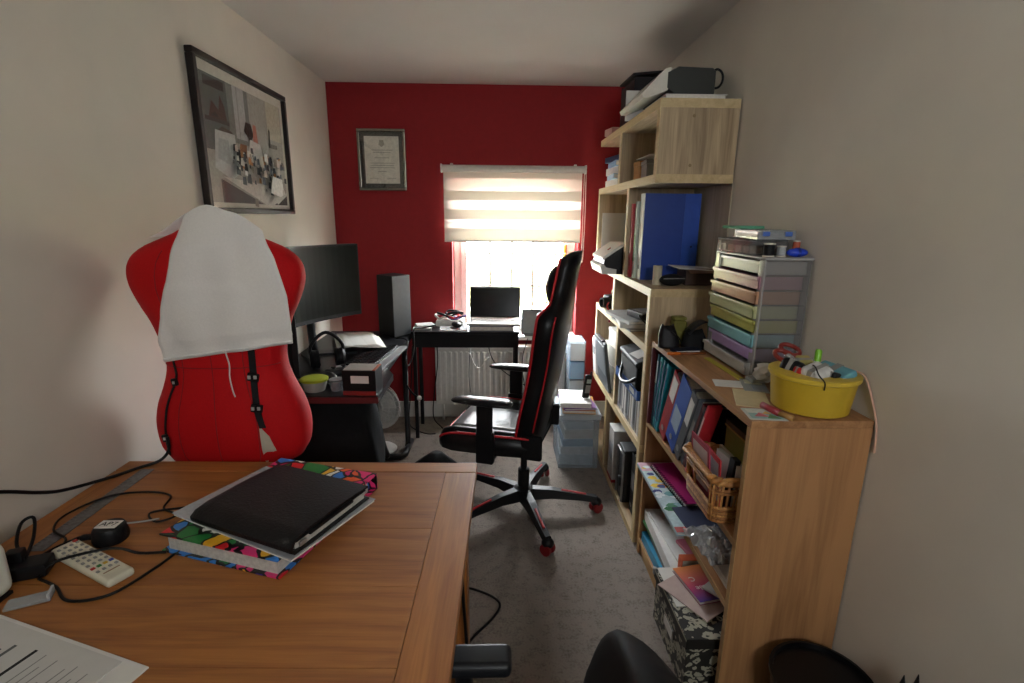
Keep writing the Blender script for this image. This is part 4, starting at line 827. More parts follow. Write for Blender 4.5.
bc = thing('open_brown_box', 'small dark brown open carton with a white sheet on it on the tall shelf', 'carton', (.905, 2.33, 1.225), (0, 0, 0))
pbox(bc, 'carton', M('#3c2a22', .7), (0, 0, .035), (.13, .12, .07), None, .002); pbox(bc, 'sheet', PAPER, (-.02, -.01, .0745), (.18, .13, .003), (2, 3, 4)); pbox(bc, 'flap', M('#6b4a36', .7), (.0, -.075, .066), (.12, .05, .003), (18, 0, 0))
# level three: papers and gadgets
z = .975
for i, (lb, c, th, rz) in enumerate((('grey magazine at the bottom of the paper pile in the middle cell', '#8e8d88', .012, 4), ('white document pile sticking out of the middle cell', '#d2d0ca', .022, -7), ('pale grey ring file on the paper pile in the middle cell', '#a9aaa8', .018, 9))):
    flatbook('paper_pile', lb, 'papers', (.765-.012*i, 2.60, z), .26, .32, th, rz, M(c, .6)); z += th+.0005
gd2 = thing('card_reader', 'black gadget with a cable on the paper pile in the middle cell', 'gadget', (.74, 2.52, z), (0, 0, 15)); pbox(gd2, 'body', BLK, (0, 0, .018), (.12, .16, .036), None, .008); ptube(gd2, 'lead', BLK, [(-.05, -.05, .02), (-.09, -.1, .03), (-.08, -.16, .0), (-.07, -.2, -.02)], .004); pbox(gd2, 'panel', GREY, (0, 0, .0375), (.08, .1, .002))
ic = thing('grey_handset', 'slim dark grey handset upright at the near edge of the middle cell', 'handset', (.667, 2.24, .979), (0, 8, 0)); pbox(ic, 'body', M('#3d3f42', .4), (.02, 0, .055), (.018, .05, .11), None, .005); pbox(ic, 'screen', M('#8b9094', .25), (.0105, 0, .065), (.001, .04, .06))
cm = thing('compact_camera', 'black camera with a red strap on the far end of the middle shelf', 'camera', (.71, 3.08, .975), (0, 0, 20)); pbox(cm, 'body', BLK, (0, 0, .045), (.12, .07, .085), None, .012, 3); plathe(cm, 'lens', BLK, [(.03, 0), (.03, .05), (.024, .05), (.02, .03)], (-.05, -.02, .045), rot=(0, -90, 0)); pbox(cm, 'grip', M('#4a4a32', .6), (.02, 0, .1), (.06, .05, .03), None, .008)
ptube(cm, 'strap', REDP, [(-.05, -.035, .06), (-.085, -.06, .03), (-.075, -.08, -.01), (-.09, -.1, -.06)], .005)
# level two: far cell with white boxes and the tilted silver panel; near cell with films, blue tray, black bag
z = .505
for lb, s, c in (('white carton at the bottom of the far cell under the middle shelf', (.2, .3, .14), '#d3d1cb'), ('off white carton in the middle of the far cell stack', (.2, .28, .12), '#c3beb0'), ('small white carton on top of the far cell stack', (.18, .22, .09), '#dad8d4')):
    box_thing('white_carton', lb, 'carton', (.79, 3.0, z), s, M(c, .6), 2); z += s[2]+.001
sl = thing('silver_panel', 'dark grey laptop tilted outwards from the far cell', 'laptop', (.645, 2.95, .512), (0, -8, 0)); pbox(sl, 'case', M('#4d5357', .4, .3), (.01, 0, .16), (.02, .3, .3), None, .006); pbox(sl, 'lid_plate', M('#7e8488', .35, .5), (-.0015, 0, .2), (.003, .27, .18), None, .001); pbox(sl, 'hinge', BLK, (.01, 0, .312), (.024, .2, .012), None, .004)
wa = thing('white_adapter', 'white plastic housing hanging at the edge of the far cell', 'housing', (.64, 3.222, .510), (0, -4, 0)); pbox(wa, 'body', M('#d8d6d2', .5), (.03, 0, .13), (.06, .12, .25), None, .02, 3); pbox(wa, 'vent', GREY, (-.0005, 0, .17), (.002, .07, .05))
for i in range(13):
    c = ['#8e9092', '#5a5d60', '#a8a59c', '#2b2d31', '#c2c0ba', '#6d7276', '#46423e', '#9b8f7a', '#b8bcc0', '#33383d', '#7c7468', '#d0cec8', '#55606a'][i]
    nm = ['light grey', 'charcoal', 'beige grey', 'black', 'off white', 'steel grey', 'dark brown', 'tan', 'silver', 'near black', 'taupe', 'white', 'slate blue'][i]
    t = thing('film_case', nm + ' film case standing in the row under the blue tray', 'film case', (.665, 2.655-.0355*i-.02, .505), (0, 0, 0), 'film cases in the row under the blue tray')
    pbx(t, 'case', M(c, .35), 0, .135, 0, .03, 0, .19, .002); pbx(t, 'spine_insert', M(['#d8d6d0', '#3a3d42', '#86898c', '#c9c7c0'][i % 4], .5), -.0008, 0, .005, .025, .03, .16)
bt_ = thing('blue_tray', 'blue plastic tray lying on the row of film cases', 'tray', (.745, 2.43, .6955)); 
mb = MB(); mb.bx(-.1, .1, -.21, .21, 0, .004); mb.bx(-.104, -.1, -.21, .21, 0, .045); mb.bx(.1, .104, -.21, .21, 0, .045); mb.bx(-.104, .104, -.214, -.21, 0, .045); mb.bx(-.104, .104, .21, .214, 0, .045); mb.build('tray', M('#1d4a8c', .4), bt_); pbx(bt_, 'label', PAPER, -.1048, -.104, -.16, -.08, .012, .035)
bs = thing('shoulder_bag', 'black camera bag with a white label on the blue tray', 'bag', (.74, 2.43, .701)); pbox(bs, 'body', BF, (0, 0, .085), (.18, .36, .17), None, .035, 4); pbox(bs, 'flap', M('#17171a', .6), (-.02, 0, .165), (.16, .34, .03), (0, -14, 0), .012, 3); pbox(bs, 'label', PAPER, (-.05, -.05, .177), (.07, .1, .002), (0, -18, 10)); ptube(bs, 'strap', BLK, [(-.05, -.17, .12), (-.11, -.1, .05), (-.115, .05, .03), (-.06, .17, .12)], .009)
# level one
wbx = box_thing('white_file_box', 'white magazine file with a red foot on the bottom shelf', 'file box', (.75, 2.71, .035), (.19, .12, .32), M('#c4c2bc', .6), 0, lidh=.004); pbox(wbx, 'red_foot', REDP, (-.07, 0, .012), (.054, .124, .018)); pbox(wbx, 'label', M('#9aa0a6', .5), (-.0958, 0, .18), (.001, .08, .1))
hd_ = thing('grey_radio', 'dark grey metal framed unit on the bottom shelf beside the white file', 'unit', (.76, 2.50, .035), (0, 0, 0)); pbox(hd_, 'body', M('#232427', .5), (0, 0, .15), (.19, .12, .30), None, .006); ptube(hd_, 'tube_frame', SILV, [(-.1, -.06, .01), (-.1, -.06, .28), (-.1, .06, .28), (-.1, .06, .01)], .006, smooth=0)
plathe(hd_, 'dial', BLK, [(.03, 0), (.028, .01), (.001, .012)], (-.096, 0, .1), rot=(0, -90, 0))
binder('orange_file', 'thin orange file at the back of the bottom shelf', 'folder', (.70, 2.83, .035), .02, .34, .2, '#b8752a')
binder('black_file', 'black box file on the bottom shelf of the tall unit', 'folder', (.69, 2.32, .035), .07, .32, .24, '#17181b', lab='#8b8d90')
# ================================================================== LOW OAK BOOKCASE
lb_ = thing('oak_bookcase', 'low oak effect bookcase with open shelves along the right wall', 'bookcase', (0, 0, 0))
LX0, LX1, LY0, LY1, LZ = .655, .978, 1.215, 2.09, 1.012
OKZ = wood('#7c5130', '#ad7f54', 'Z', .5, .7); OKY = wood('#7f5631', '#b08258', 'Y', .5, .9); OED = wood('#94714a', '#b8925f', 'Y', .5)
pbx(lb_, 'top_board', OKY, LX0, LX1, LY0, LY1, LZ-.02, LZ, .0015)
for y0 in (LY0, LY1-.02): o = pbx(lb_, 'side_panel', OKZ, LX0+.002, LX1, y0, y0+.02, 0, LZ-.02); pbx(o, 'edge_strip', OED, LX0, LX0+.002, y0, y0+.02, 0, LZ-.02)
for z in (.635, .43, .06): o = pbx(lb_, 'shelf_board', OKY, LX0+.002, LX1-.006, LY0+.02, LY1-.02, z, z+.02); pbx(o, 'edge_strip', OED, LX0, LX0+.002, LY0+.02, LY1-.02, z, z+.02)
pbx(lb_, 'back_panel', OKZ, LX1-.005, LX1-.001, LY0+.02, LY1-.02, .03, LZ-.02); pbx(lb_, 'plinth', OED, LX0+.01, LX0+.025, LY0+.02, LY1-.02, 0, .06)
SA = .655; SBz = .45; SC = .08
binder('maroon_folder', 'tall dark maroon folder at the far end of the upper bookcase shelf', 'folder', (.648, 2.052, SA), .016, .333, .25, '#4a0d14', rings=False)
for i, (nm, cc) in enumerate((('bright teal', '#1590a0'), ('deep turquoise', '#0e6f80'), ('pale aqua', '#3aa9b0'), ('dark teal', '#125c6e'))):
    b = binder('teal_folder', nm + ' striped folder in the teal set on the upper shelf', 'folder', (.66, 1.962+.0225*i, SA), .018, .32, .25, cc, 15-3.2*i, lab=['#123f66', '#123f66', '#123f66', '#dfe3df'][i], labz=.55 if i < 3 else .76, labh=.8 if i < 3 else .3, rings=False, pages='#9ec43c')
LA = 24
binder('red_binder', 'red lever arch binder with white label leaning on the upper shelf', 'binder', (.66, 1.872, SA), .072, .315, .27, '#9c1420', LA, lab='#d9d6d0', labz=.78, labh=.32)
binder('blue_binder', 'royal blue lever arch binder leaning next to the red binder', 'binder', (.66, 1.761, SA), .10, .315, .27, '#1b4fae', LA, lab='#8fa3b8', labz=.42, labh=.3)
binder('grey_binder', 'grey binder with big white label leaning beside the blue binder', 'binder', (.66, 1.705, SA), .05, .31, .26, '#55595e', LA, lab='#d5d5d2', labz=.72, labh=.36)
binder('slate_binder', 'thin slate coloured file leaning beside the grey binder', 'binder', (.665, 1.673, SA), .028, .3, .26, '#6f7c88', LA, lab='#a9adb0', rings=False)
binder('dark_red_file', 'thin dark red file leaning beside the slate one', 'folder', (.665, 1.652, SA), .018, .3, .26, '#5b0f18', LA, rings=False)
binder('black_file', 'thin black file leaning near the olive box', 'folder', (.665, 1.631, SA), .018, .3, .26, '#101012', LA, rings=False)
binder('red_white_folder', 'red card folder with white panel leaning on the olive box', 'folder', (.66, 1.616, SA), .012, .315, .045, '#c02c36', LA, lab='#d9b8b4', labz=.5, labh=.7, rings=False)
ob = thing('olive_box', 'olive green storage box with gilt lid edge behind the wicker basket', 'box', (.838, 1.372, SA)); OL = M('#6a6a2e', .5)
pbox(ob, 'body', OL, (0, 0, .115), (.226, .245, .23), None, .003); pbox(ob, 'lid', M('#3a3420', .45), (0, 0, .24), (.23, .25, .022), None, .003); pbox(ob, 'gilt_edge', M('#a48a52', .35, .6), (-.1158, 0, .232), (.002, .25, .006))
# wicker basket
bk_ = thing('wicker_basket', 'honey coloured wicker basket stuffed with cards on the upper bookcase shelf', 'basket', (.664, 1.412, SA))
WK = [M('#a8713a', .6, var=.3, scale=90), M('#8f5a2a', .6, var=.3, scale=90), M('#bb8448', .6, var=.3, scale=90)]
def rr_ring(hx, hy, rad, z, n=7):
    out = []
    for (sx, sy, a0) in ((1, 1, 0), (-1, 1, 90), (-1, -1, 180), (1, -1, 270)):
        for k in range(n):
            a = R(a0+90*k/(n-1)); out.append((sx*(hx-rad)+rad*math.cos(a), sy*(hy-rad)+rad*math.sin(a), z))
    return out
def taper(z): return .88+.12*z/.14
for i, z in enumerate([.006+.009*k for k in range(6)]+[.1, .108]):
    k = taper(z); pts = rr_ring(.046*k, .118*k, .03, z)
    pts = [(x*(1+.012*math.sin(j*2.4+i*3.1)), y*(1+.01*math.sin(j*2.4+i*3.1)), zz) for j, (x, y, zz) in enumerate(pts)]
    MB().tube(pts, .0052, seg=6, smooth=2, closed=True).build('weave_row', WK[i % 3], bk_, True)
base = rr_ring(.04, .104, .024, .004); MB().loft([base, [(x, y, .008) for x, y, z in base]]).build('base_mat', WK[1], bk_)
P0 = rr_ring(.046, .118, .03, 0, 4)
per = spline(P0, 3, True)
for j in range(0, len(per), 2):
    p = per[j]; a, b = taper(.0), taper(.14)
    MB().tube([(p.x*a, p.y*a, .004), (p.x*b, p.y*b, .135)], .0036, smooth=0, seg=6).build('stake', WK[j % 3], bk_, True)
for d, ph_ in ((0, 0), (1, math.pi)):
    pts = rr_ring(.05, .121, .032, .14, 9)
    MB().tube([(x+.006*math.cos(j*.9+ph_)*(x/.05), y+.006*math.cos(j*.9+ph_)*(y/.12), z+.006*math.sin(j*.9+ph_)) for j, (x, y, z) in enumerate(pts)], .0085, seg=7, smooth=3, closed=True).build('rim_braid', WK[d*2], bk_, True)
def card(name, label, c, s, rot, col, panel=None, cat='card'):
    t = thing(name, label, cat, c, rot); pbox(t, 'card', M(col, .6), (0, 0, s[2]/2), s)
    if panel: pbox(t, 'printed_panel', M(panel, .6), (-s[0]/2-.0004, 0, s[2]*.55), (.0006, s[1]*.8, s[2]*.7))
    return t
card('greeting_card', 'pink and red card standing at the front of the wicker basket', (.648, 1.45, SA+.012), (.004, .13, .19), (0, -6, 2), '#b8455a', '#c9b6b4')
card('greeting_card', 'white card with red border behind the pink card in the basket', (.662, 1.40, SA+.012), (.004, .12, .17), (0, -4, -3), '#c4303a', '#b9bcc4')
card('paper_sheaf', 'white folded papers in the middle of the wicker basket', (.682, 1.375, SA+.012), (.016, .12, .165), (0, 2, 4), '#d3d1cc', cat='papers')
card('glasses_case', 'slim black case leaning in the wicker basket', (.668, 1.335, SA+.012), (.018, .03, .18), (0, 6, 0), '#0e0e10', cat='case')
card('pattern_envelope', 'cream pattern envelope leaning back in the wicker basket', (.7, 1.4, SA+.012), (.008, .15, .16), (0, 2, 0), '#bdb6a4', cat='envelope')
# middle shelf
fm = flatbook('flower_magazine', 'flower covered magazine jutting out of the middle bookcase shelf', 'magazine', (.715, 1.803, SBz), .19, .52, .014, 0, M('#a8c0c8', .4))
sh = [(rect(-.094, .094, -.258, .258), '#b3c9cf'), (rect(-.094, .094, .18, .258), '#d3a9b8'), (rect(-.094, .094, -.258, -.225), '#c25a58')]
r5 = random.Random(5)
for i in range(60):
    u = r5.uniform(-.085, .085); v = r5.uniform(-.2, .23); s = r5.uniform(.008, .02)
    c = r5.choice(['#e2c23a', '#35407e', '#e2c23a', '#d98a3a', '#dde6e8', '#9db8c4']) if v > .0 else r5.choice(['#2f7a48', '#6aa0a6', '#2f7a48', '#dde6e8', '#8fb2bd', '#4a8f6a'])
    sh.append(([(u+s*math.cos(a*1.047)*(1+.3*(a % 2)), v+s*math.sin(a*1.047)) for a in range(6)], c))
art(fm, 'cover_print', sh, step=.00001, z0=.0143)
pk_ = thing('spiral_notebook', 'magenta spiral bound notebook on top of the flower magazine', 'notebook', (.765, 1.86, SBz+.0195), (0, 0, 6))
pbx(pk_, 'cover', M('#b8267e', .4), -.08, .08, -.16, .16, .012, .0145); pbx(pk_, 'pages', PAPER, -.078, .078, -.158, .158, .0, .012)
for i in range(22): MB().tube([(-.078+.012*math.cos(a), -.15+i*.0143, .007+.011*math.sin(a)) for a in [k*math.pi/3 for k in range(6)]], .0015, seg=4, smooth=1, closed=True).build('spiral_loop', BLK, pk_, True)
mgz = flatbook('dark_magazine', 'dark blue magazine lying beside the spiral notebook', 'magazine', (.735, 1.565, SBz+.0155), .15, .26, .008, 4, M('#3d4560', .4))
rlz = thing('tape_reel', 'roll of purple striped ribbon on the middle bookcase shelf', 'ribbon roll', (.81, 1.655, SBz+.025), (0, 70, 20)); plathe(rlz, 'roll', M('#6b5c8c', .5, var=.4, scale=200), [(.02, -.02), (.055, -.02), (.055, .02), (.02, .02)]); plathe(rlz, 'core', WHT, [(.02, -.022), (.022, .022), (.016, .022)]); rlz.location = (.89, 1.66, SBz+.07)
pbg = thing('plastic_packet', 'crumpled clear plastic packet on the middle bookcase shelf', 'packet', (.70, 1.44, SBz+.03), (0, 0, 5))
mb = MB(); mb.grid(lambda u, v: ((u-.5)*.12, (v-.5)*.2, .012+.03*math.sin(math.pi*u)*math.sin(math.pi*v)+.012*math.sin(17*u+9*v)*math.sin(13*v)), 16, 18); mb.build('film', clear('#d4d6d8', .45, .08, .3), pbg, False); pbox(pbg, 'contents', M('#8d8f93', .4), (0, 0, .013), (.08, .15, .02), None, .006)
rb = flatbook('red_white_book', 'white paperback with red top band lying on the middle shelf by the end panel', 'book', (.78, 1.365, SBz), .2, .2, .028, 90, M('#c9c6c0', .5)); pbx(rb, 'red_band', M('#a51b26', .5), -.1002, .1002, -.1, -.05, .0282, .0288)
# bottom shelf: flat pile of wallets and magazines
z = SC
for nm, lb2, c, th, w_, L2, x, y, rz in (('turquoise_magazine', 'bright turquoise magazine at the bottom of the pile on the lowest bookcase shelf', '#1c86ad', .045, .25, .4, .79, 1.855, 1), ('grey_wallet', 'dark taupe wallet second in the pile on the lowest bookcase shelf', '#5d574c', .05, .24, .38, .80, 1.86, -1), ('green_wallet', 'green edged wallet under the white files on the lowest bookcase shelf', '#3f7d42', .014, .245, .4, .79, 1.85, 2), ('white_wallet', 'thick white plastic wallet on the pile on the lowest bookcase shelf', '#d6d5d2', .05, .25, .4, .785, 1.85, -2), ('clear_wallet', 'white document wallet lying on top of the lowest shelf pile', '#dededc', .012, .24, .36, .80, 1.84, 3), ('pink_wallet', 'pink wallet at the near end on top of the lowest shelf pile', '#b5657a', .012, .14, .14, .80, 1.735, 12)):
    flatbook(nm, lb2, 'folder', (x, y, z), w_, L2, th, rz, M(c, .45), '#cfcdc6'); z += th+.0004
# decorative storage box
dbx = thing('patterned_box', 'black and white floral storage box jutting out of the bottom bookcase shelf', 'box', (.735, 1.435, SC), (0, 0, 0))
def floral():
    m = bpy.data.materials.new('floral_print'); m.use_nodes = True; nt = m.node_tree; b = nt.nodes['Principled BSDF']; L = nt.links.new
    tc = nt.nodes.new('ShaderNodeTexCoord'); v = nt.nodes.new('ShaderNodeTexVoronoi'); v.inputs['Scale'].default_value = 38; n = nt.nodes.new('ShaderNodeTexNoise'); n.inputs['Scale'].default_value = 22; n.inputs['Detail'].default_value = 3
    L(tc.outputs['Object'], n.inputs['Vector']); mx = nt.nodes.new('ShaderNodeVectorMath'); mx.operation = 'MULTIPLY_ADD'; mx.inputs[1].default_value = (.06, .06, .06); L(n.outputs['Color'], mx.inputs[0]); L(tc.outputs['Object'], mx.inputs[2]); L(mx.outputs[0], v.inputs['Vector'])
    r = nt.nodes.new('ShaderNodeValToRGB'); r.color_ramp.interpolation = 'CONSTANT'; e = r.color_ramp.elements; e[0].color = hexc('#2a2a24'); e[1].color = hexc('#a5a28f'); e[1].position = .22; q = e.new(.52); q.color = hexc('#201f1c')
    L(v.outputs['Distance'], r.inputs[0]); L(r.outputs[0], b.inputs['Base Color']); b.inputs['Roughness'].default_value = .5; return m
FL = floral()
pbx(dbx, 'body', FL, -.155, .15, -.155, .16, 0, .175, .002)
LD = pbx(dbx, 'lid', M('#23221f', .45), -.162, .155, -.162, .167, .165, .20, .002); pbx(LD, 'lid_top', FL, -.16, .153, -.16, .165, .2, .2012)
for sx in (-1, 1): pbox(LD, 'corner_cap', SILV, (-.16 if sx < 0 else .15, .165, .19), (.014, .014, .026), None, .003)
pbx(LD, 'rim_bead', M('#8f8a76', .4, .5), -.1635, -.162, -.162, .167, .194, .2)
hdl = pbox(dbx, 'label_holder', M('#8d8a80', .4, .7), (-.157, .0, .1), (.003, .09, .045), None, .001); pbox(hdl, 'paper_label', PAPER, (-.159, 0, .1), (.001, .075, .032))
zt = SC+.2015
tag(MB().box((.65, 1.505, zt+.001), (.13, .19, .002), (0, 0, 2)).build('white_sheet', PAPER), 'white sheet lying at the back of the patterned box lid', 'paper')
tag(MB().box((.66, 1.455, zt+.004), (.12, .2, .003), (0, 0, 32)).build('pink_sheet', M('#b9a39c', .7)), 'dusty pink leaflet lying flat on the patterned box lid', 'leaflet')
cbk = thing('novel', 'orange to purple book with white title on the patterned box', 'book', (.70, 1.50, zt+.006), (0, 0, 12))
pbx(cbk, 'pages', PAPER, -.053, .053, -.083, .083, .0015, .0115); pbx(cbk, 'back_cover', M('#8a3a66', .5), -.055, .055, -.085, .085, 0, .0015)
def grad():
    m = bpy.data.materials.new('cover_gradient'); m.use_nodes = True; nt = m.node_tree; b = nt.nodes['Principled BSDF']; L = nt.links.new
    tc = nt.nodes.new('ShaderNodeTexCoord'); sx = nt.nodes.new('ShaderNodeSeparateXYZ'); L(tc.outputs['Generated'], sx.inputs[0]); r = nt.nodes.new('ShaderNodeValToRGB'); e = r.color_ramp.elements; e[0].color = hexc('#4a3f8c'); e[1].color = hexc('#e08a4a'); q = e.new(.4); q.color = hexc('#b8486a'); L(sx.outputs['Y'], r.inputs[0]); L(r.outputs[0], b.inputs['Base Color']); b.inputs['Roughness'].default_value = .4; return m
pbx(cbk, 'front_cover', grad(), -.055, .055, -.085, .085, .0115, .013)
text(cbk, 'title', 'C', .03, WHT, (-.02, .02, .0133), (0, 0, 180)); text(cbk, 'title', 'uielle', .03, WHT, (0, -.025, .0133), (0, 0, 180))
ody = flatbook('white_booklet', 'white booklet with black title slanting beside the orange book', 'booklet', (.775, 1.43, zt+.0215), .09, .16, .006, 40, PAPER, ry=4); text(ody, 'title', 'nylar', .034, BLK, (-.012, .0, .0064), (0, 0, -90))
orb = flatbook('orange_notebook', 'bright orange notebook wedged behind the patterned box', 'notebook', (.735, 1.626, SC), .12, .036, .225, 0, M('#cf5a28', .5))
# ================================================================== ON TOP OF THE LOW BOOKCASE
du = thing('drawer_organiser', 'clear plastic tower of pastel coloured drawers on the oak bookcase', 'organiser', (.90, 1.75, LZ))
CF = clear('#c9c7c6', .14, .15, .05)
mb = MB(); UX0, UX1, UY0, UY1, UH = -.072, .07, -.18, .18, .383
for y in (UY0, UY1): mb.box(((UX0+UX1)/2, y, UH/2), (UX1-UX0, .003, UH))
mb.box((UX1, 0, UH/2), (.003, UY1-UY0, UH)); mb.build('frame', CF, du)
for y in (UY0, UY1): pbox(du, 'corner_post', clear('#dddbd8', .4, .15, .08), (UX0-.002, y+(.015 if y < 0 else -.015), UH/2), (.008, .034, UH), None, .003)
pbx(du, 'top_plate', clear('#d6d4d2', .55, .15, .15), UX0-.006, UX1+.005, UY0-.006, UY1+.006, UH, UH+.008, .003); pbx(du, 'base_plate', CF, UX0, UX1, UY0, UY1, 0, .004)
DC = ['#d9d7d4', '#cf9fac', '#cf9d7c', '#c6ca98', '#bfbf66', '#8bc2c8', '#b49ccb', '#c9c8c6']
for i, c in enumerate(DC):
    z1 = UH-.006-i*.0467; z0 = z1-.0405; out = (.0, .016, .02, .022, .012, .018, .008, .026)[i]
    d_ = MB(); m1, m2_ = UX0+.004-out, UX1-.006-out*.5
    d_.bx(m1, m2_, UY0+.01, UY1-.01, z0, z0+.002); d_.bx(m1, m1+.003, UY0+.01, UY1-.01, z0, z1); d_.bx(m2_-.003, m2_, UY0+.01, UY1-.01, z0, z1); d_.bx(m1, m2_, UY0+.01, UY0+.013, z0, z1); d_.bx(m1, m2_, UY1-.013, UY1-.01, z0, z1)
    dr = d_.build('drawer', clear(c, .88, .2, .06), du); pbx(dr, 'front_lip', clear(c, .95, .2, .08), m1-.006, m1, UY0+.008, UY1-.008, z1-.012, z1, .002)
    pbx(dr, 'drawer_contents', M(['#8b8a88', '#a58a8c', '#94826e', '#8d8f78', '#86866a', '#5f8f96', '#4a4456', '#b0b0ae'][i], .7, var=.5, scale=50), m1+.006, m2_-.006, UY0+.016, UY1-.016, z0+.002, z0+.024)
    pbx(du, 'runner', CF, UX0+.003, UX1-.003, UY0+.002, UY0+.008, z0-.004, z0-.001)
# things on top of the organiser
uz = LZ+UH+.008
cc1 = thing('clear_case', 'clear compartment case of pins and threads on top of the drawer organiser', 'case', (.885, 1.80, uz), (0, 0, 3))
mb = MB()
for (c, s) in (((0, 0, .001), (.13, .22, .002)), ((0, -.11, .022), (.13, .002, .044)), ((0, .11, .022), (.13, .002, .044)), ((-.065, 0, .022), (.002, .22, .044)), ((.065, 0, .022), (.002, .22, .044))): mb.box(c, s)
mb.build('box', CF, cc1); pbox(cc1, 'lid', clear('#c8cbcc', .4, .1, .2), (0, 0, .046), (.134, .224, .005), None, .002)
for i in range(4):
    for j in range(2): pbox(cc1, 'compartment_fill', M(['#8b7a66', '#5c4a42', '#a08c86', '#4f5a66', '#98644f', '#6e6e6a', '#aeaaa2', '#3c3c44'][i*2+j], .7, var=.5, scale=80), (-.032+j*.063, -.082+i*.054, .016), (.054, .046, .026), None, .006)
for j in range(3): pbox(cc1, 'divider', CF, (0, -.055+j*.054, .022), (.126, .002, .04))
cc2 = thing('blue_clip_case', 'second clear case with blue clips stacked on the compartment case', 'case', (.895, 1.74, uz+.0495), (0, 0, -4)); pbox(cc2, 'box', clear('#b9c0c8', .4, .1, .2), (0, 0, .016), (.12, .2, .03), None, .003)
for x in (-.035, .035): pbox(cc2, 'clip', M('#3f62b0', .4), (x, -.1035, .02), (.022, .006, .014), None, .002)
pbox(cc2, 'contents', M('#8f8a84', .7, var=.5, scale=70), (0, 0, .013), (.105, .18, .016))
tag(MB().box((.875, 1.85, uz+.0865), (.1, .1, .01), (0, 0, 12), .003).build('green_pad', M('#5da583', .5)), 'small mint green pad on top of the stacked clear cases', 'pad')
def reel(label, c, x, y, z, col, rot=(0, 0, 0), r_=.013, h_=.034):
    t = thing('cotton_reel', label, 'cotton reel', (x, y, z), rot); plathe(t, 'thread', M(col, .6, var=.15, scale=300), [(r_*.8, .004), (r_, .006), (r_, h_-.006), (r_*.8, h_-.004)], seg=16)
    for zz in (0, h_-.004): plathe(t, 'flange', M('#c9c2b4', .5), [(r_*1.1, zz), (r_*1.1, zz+.004)], seg=16)
reel('black cotton reel standing on the near edge of the drawer organiser', 0, .855, 1.615, uz, '#0f0f12', r_=.016, h_=.042)
reel('silver grey cotton reel beside the black one', 0, .895, 1.615, uz, '#9fa2a4')
reel('orange cotton reel near the wall on the drawer organiser', 0, .955, 1.64, uz, '#b8593c', r_=.011, h_=.05)
br = thing('blue_tape_roll', 'bright blue bundle lying on the near edge of the drawer organiser', 'tape', (.94, 1.605, uz+.014), (0, 0, 0)); MB().ell((0, 0, 0), .034, .018, .014, 16, 8).build('bundle', M('#2444c4', .4), br, True); plathe(br, 'band', M('#182f8a', .5), [(.0155, -.004), (.0155, .004)], (0, 0, 0), rot=(0, 90, 0), sy=1.2)
# yellow tub of sewing things
yt = thing('yellow_tub', 'round yellow plastic tub full of sewing things on the oak bookcase', 'tub', (.865, 1.318, LZ), (0, 0, -10))
YE = M('#bf9f2a', .4, var=.03)
plathe(yt, 'bowl', YE, [(.088, 0), (.094, .004), (.104, .09), (.107, .096), (.107, .104), (.101, .104), (.099, .09), (.09, .008), (.001, .007)], seg=48, sx=1.02, sy=1.0)
plathe(yt, 'rim', M('#c8aa38', .35), [(.106, .092), (.111, .095), (.111, .104), (.106, .106), (.1, .104)], seg=48, sx=1.02, sy=1.0)
zb = LZ+.008
lidt = thing('clear_tub_lid', 'clear plastic tray tilted inside the yellow tub', 'tray', (.865, 1.37, LZ+.085), (22, 16, 20)); pbox(lidt, 'tray', clear('#c5ccc8', .4, .1, .25), (0, 0, 0), (.11, .15, .022), None, .008, 3); pbox(lidt, 'tray_contents', M('#7a8a84', .6, var=.6, scale=60), (0, 0, .0), (.09, .12, .012), None, .004)
sci = thing('red_scissors', 'scissors with dark red loop handles poking out of the yellow tub', 'scissors', (.81, 1.43, LZ+.125), (20, -25, 35))
for s in (-1, 1): ptube(sci, 'handle_loop', M('#7a241c', .4), [(s*.016+.018*math.cos(a), .02+.026*math.sin(a), 0) for a in [k*math.pi/4 for k in range(8)]], .0065, closed=True); pbox(sci, 'blade', SILV, (s*.004, -.06, 0), (.01, .12, .003), (0, 0, s*4))
for (nm, lab2, cat, c, s, col, rot) in (('black_spool', 'black spool lying on top of the things in the yellow tub', 'spool', (.79, 1.385, LZ+.1), (.05, .06, .045), '#111113', (10, 20, 30)), ('red_button_box', 'tiny bright red box in the yellow tub', 'box', (.79, 1.33, LZ+.1), (.03, .03, .02), '#b01a1c', (0, 20, 10)), ('tissue_wad', 'crumpled white tissue in the yellow tub', 'tissue', (.83, 1.30, LZ+.1), (.07, .06, .04), '#cfcdc9', (15, -10, 25)), ('teal_packet', 'teal printed packet at the wall side of the yellow tub', 'packet', (.905, 1.33, LZ+.1), (.05, .11, .02), '#5f98a4', (0, -25, 10)), ('gold_tin', 'small gold tin in the yellow tub', 'tin', (.835, 1.405, LZ+.11), (.045, .045, .03), '#a39a58', (25, 0, 0)), ('black_clip', 'black bulldog clip near the front of the yellow tub', 'clip', (.875, 1.27, LZ+.1), (.03, .025, .02), '#0d0d10', (0, 15, 20)), ('brown_reel', 'brown reel in the middle of the yellow tub', 'reel', (.86, 1.315, LZ+.105), (.03, .03, .03), '#5a3a2c', (30, 0, 20)), ('sewing_kit', 'grey zipped sewing kit under the things in the yellow tub', 'kit', (.845, 1.345, LZ+.05), (.12, .12, .075), '#6e6a68', (0, 0, -8))):
    t = thing(nm, lab2, cat, c, rot); pbox(t, 'body', M(col, .5, var=.15), (0, 0, 0), s, None, min(s)*.35, 3); pbox(t, 'band', M('#8d8a84', .5), (0, 0, 0), (s[0]*1.01, s[1]*.2, s[2]*1.01))
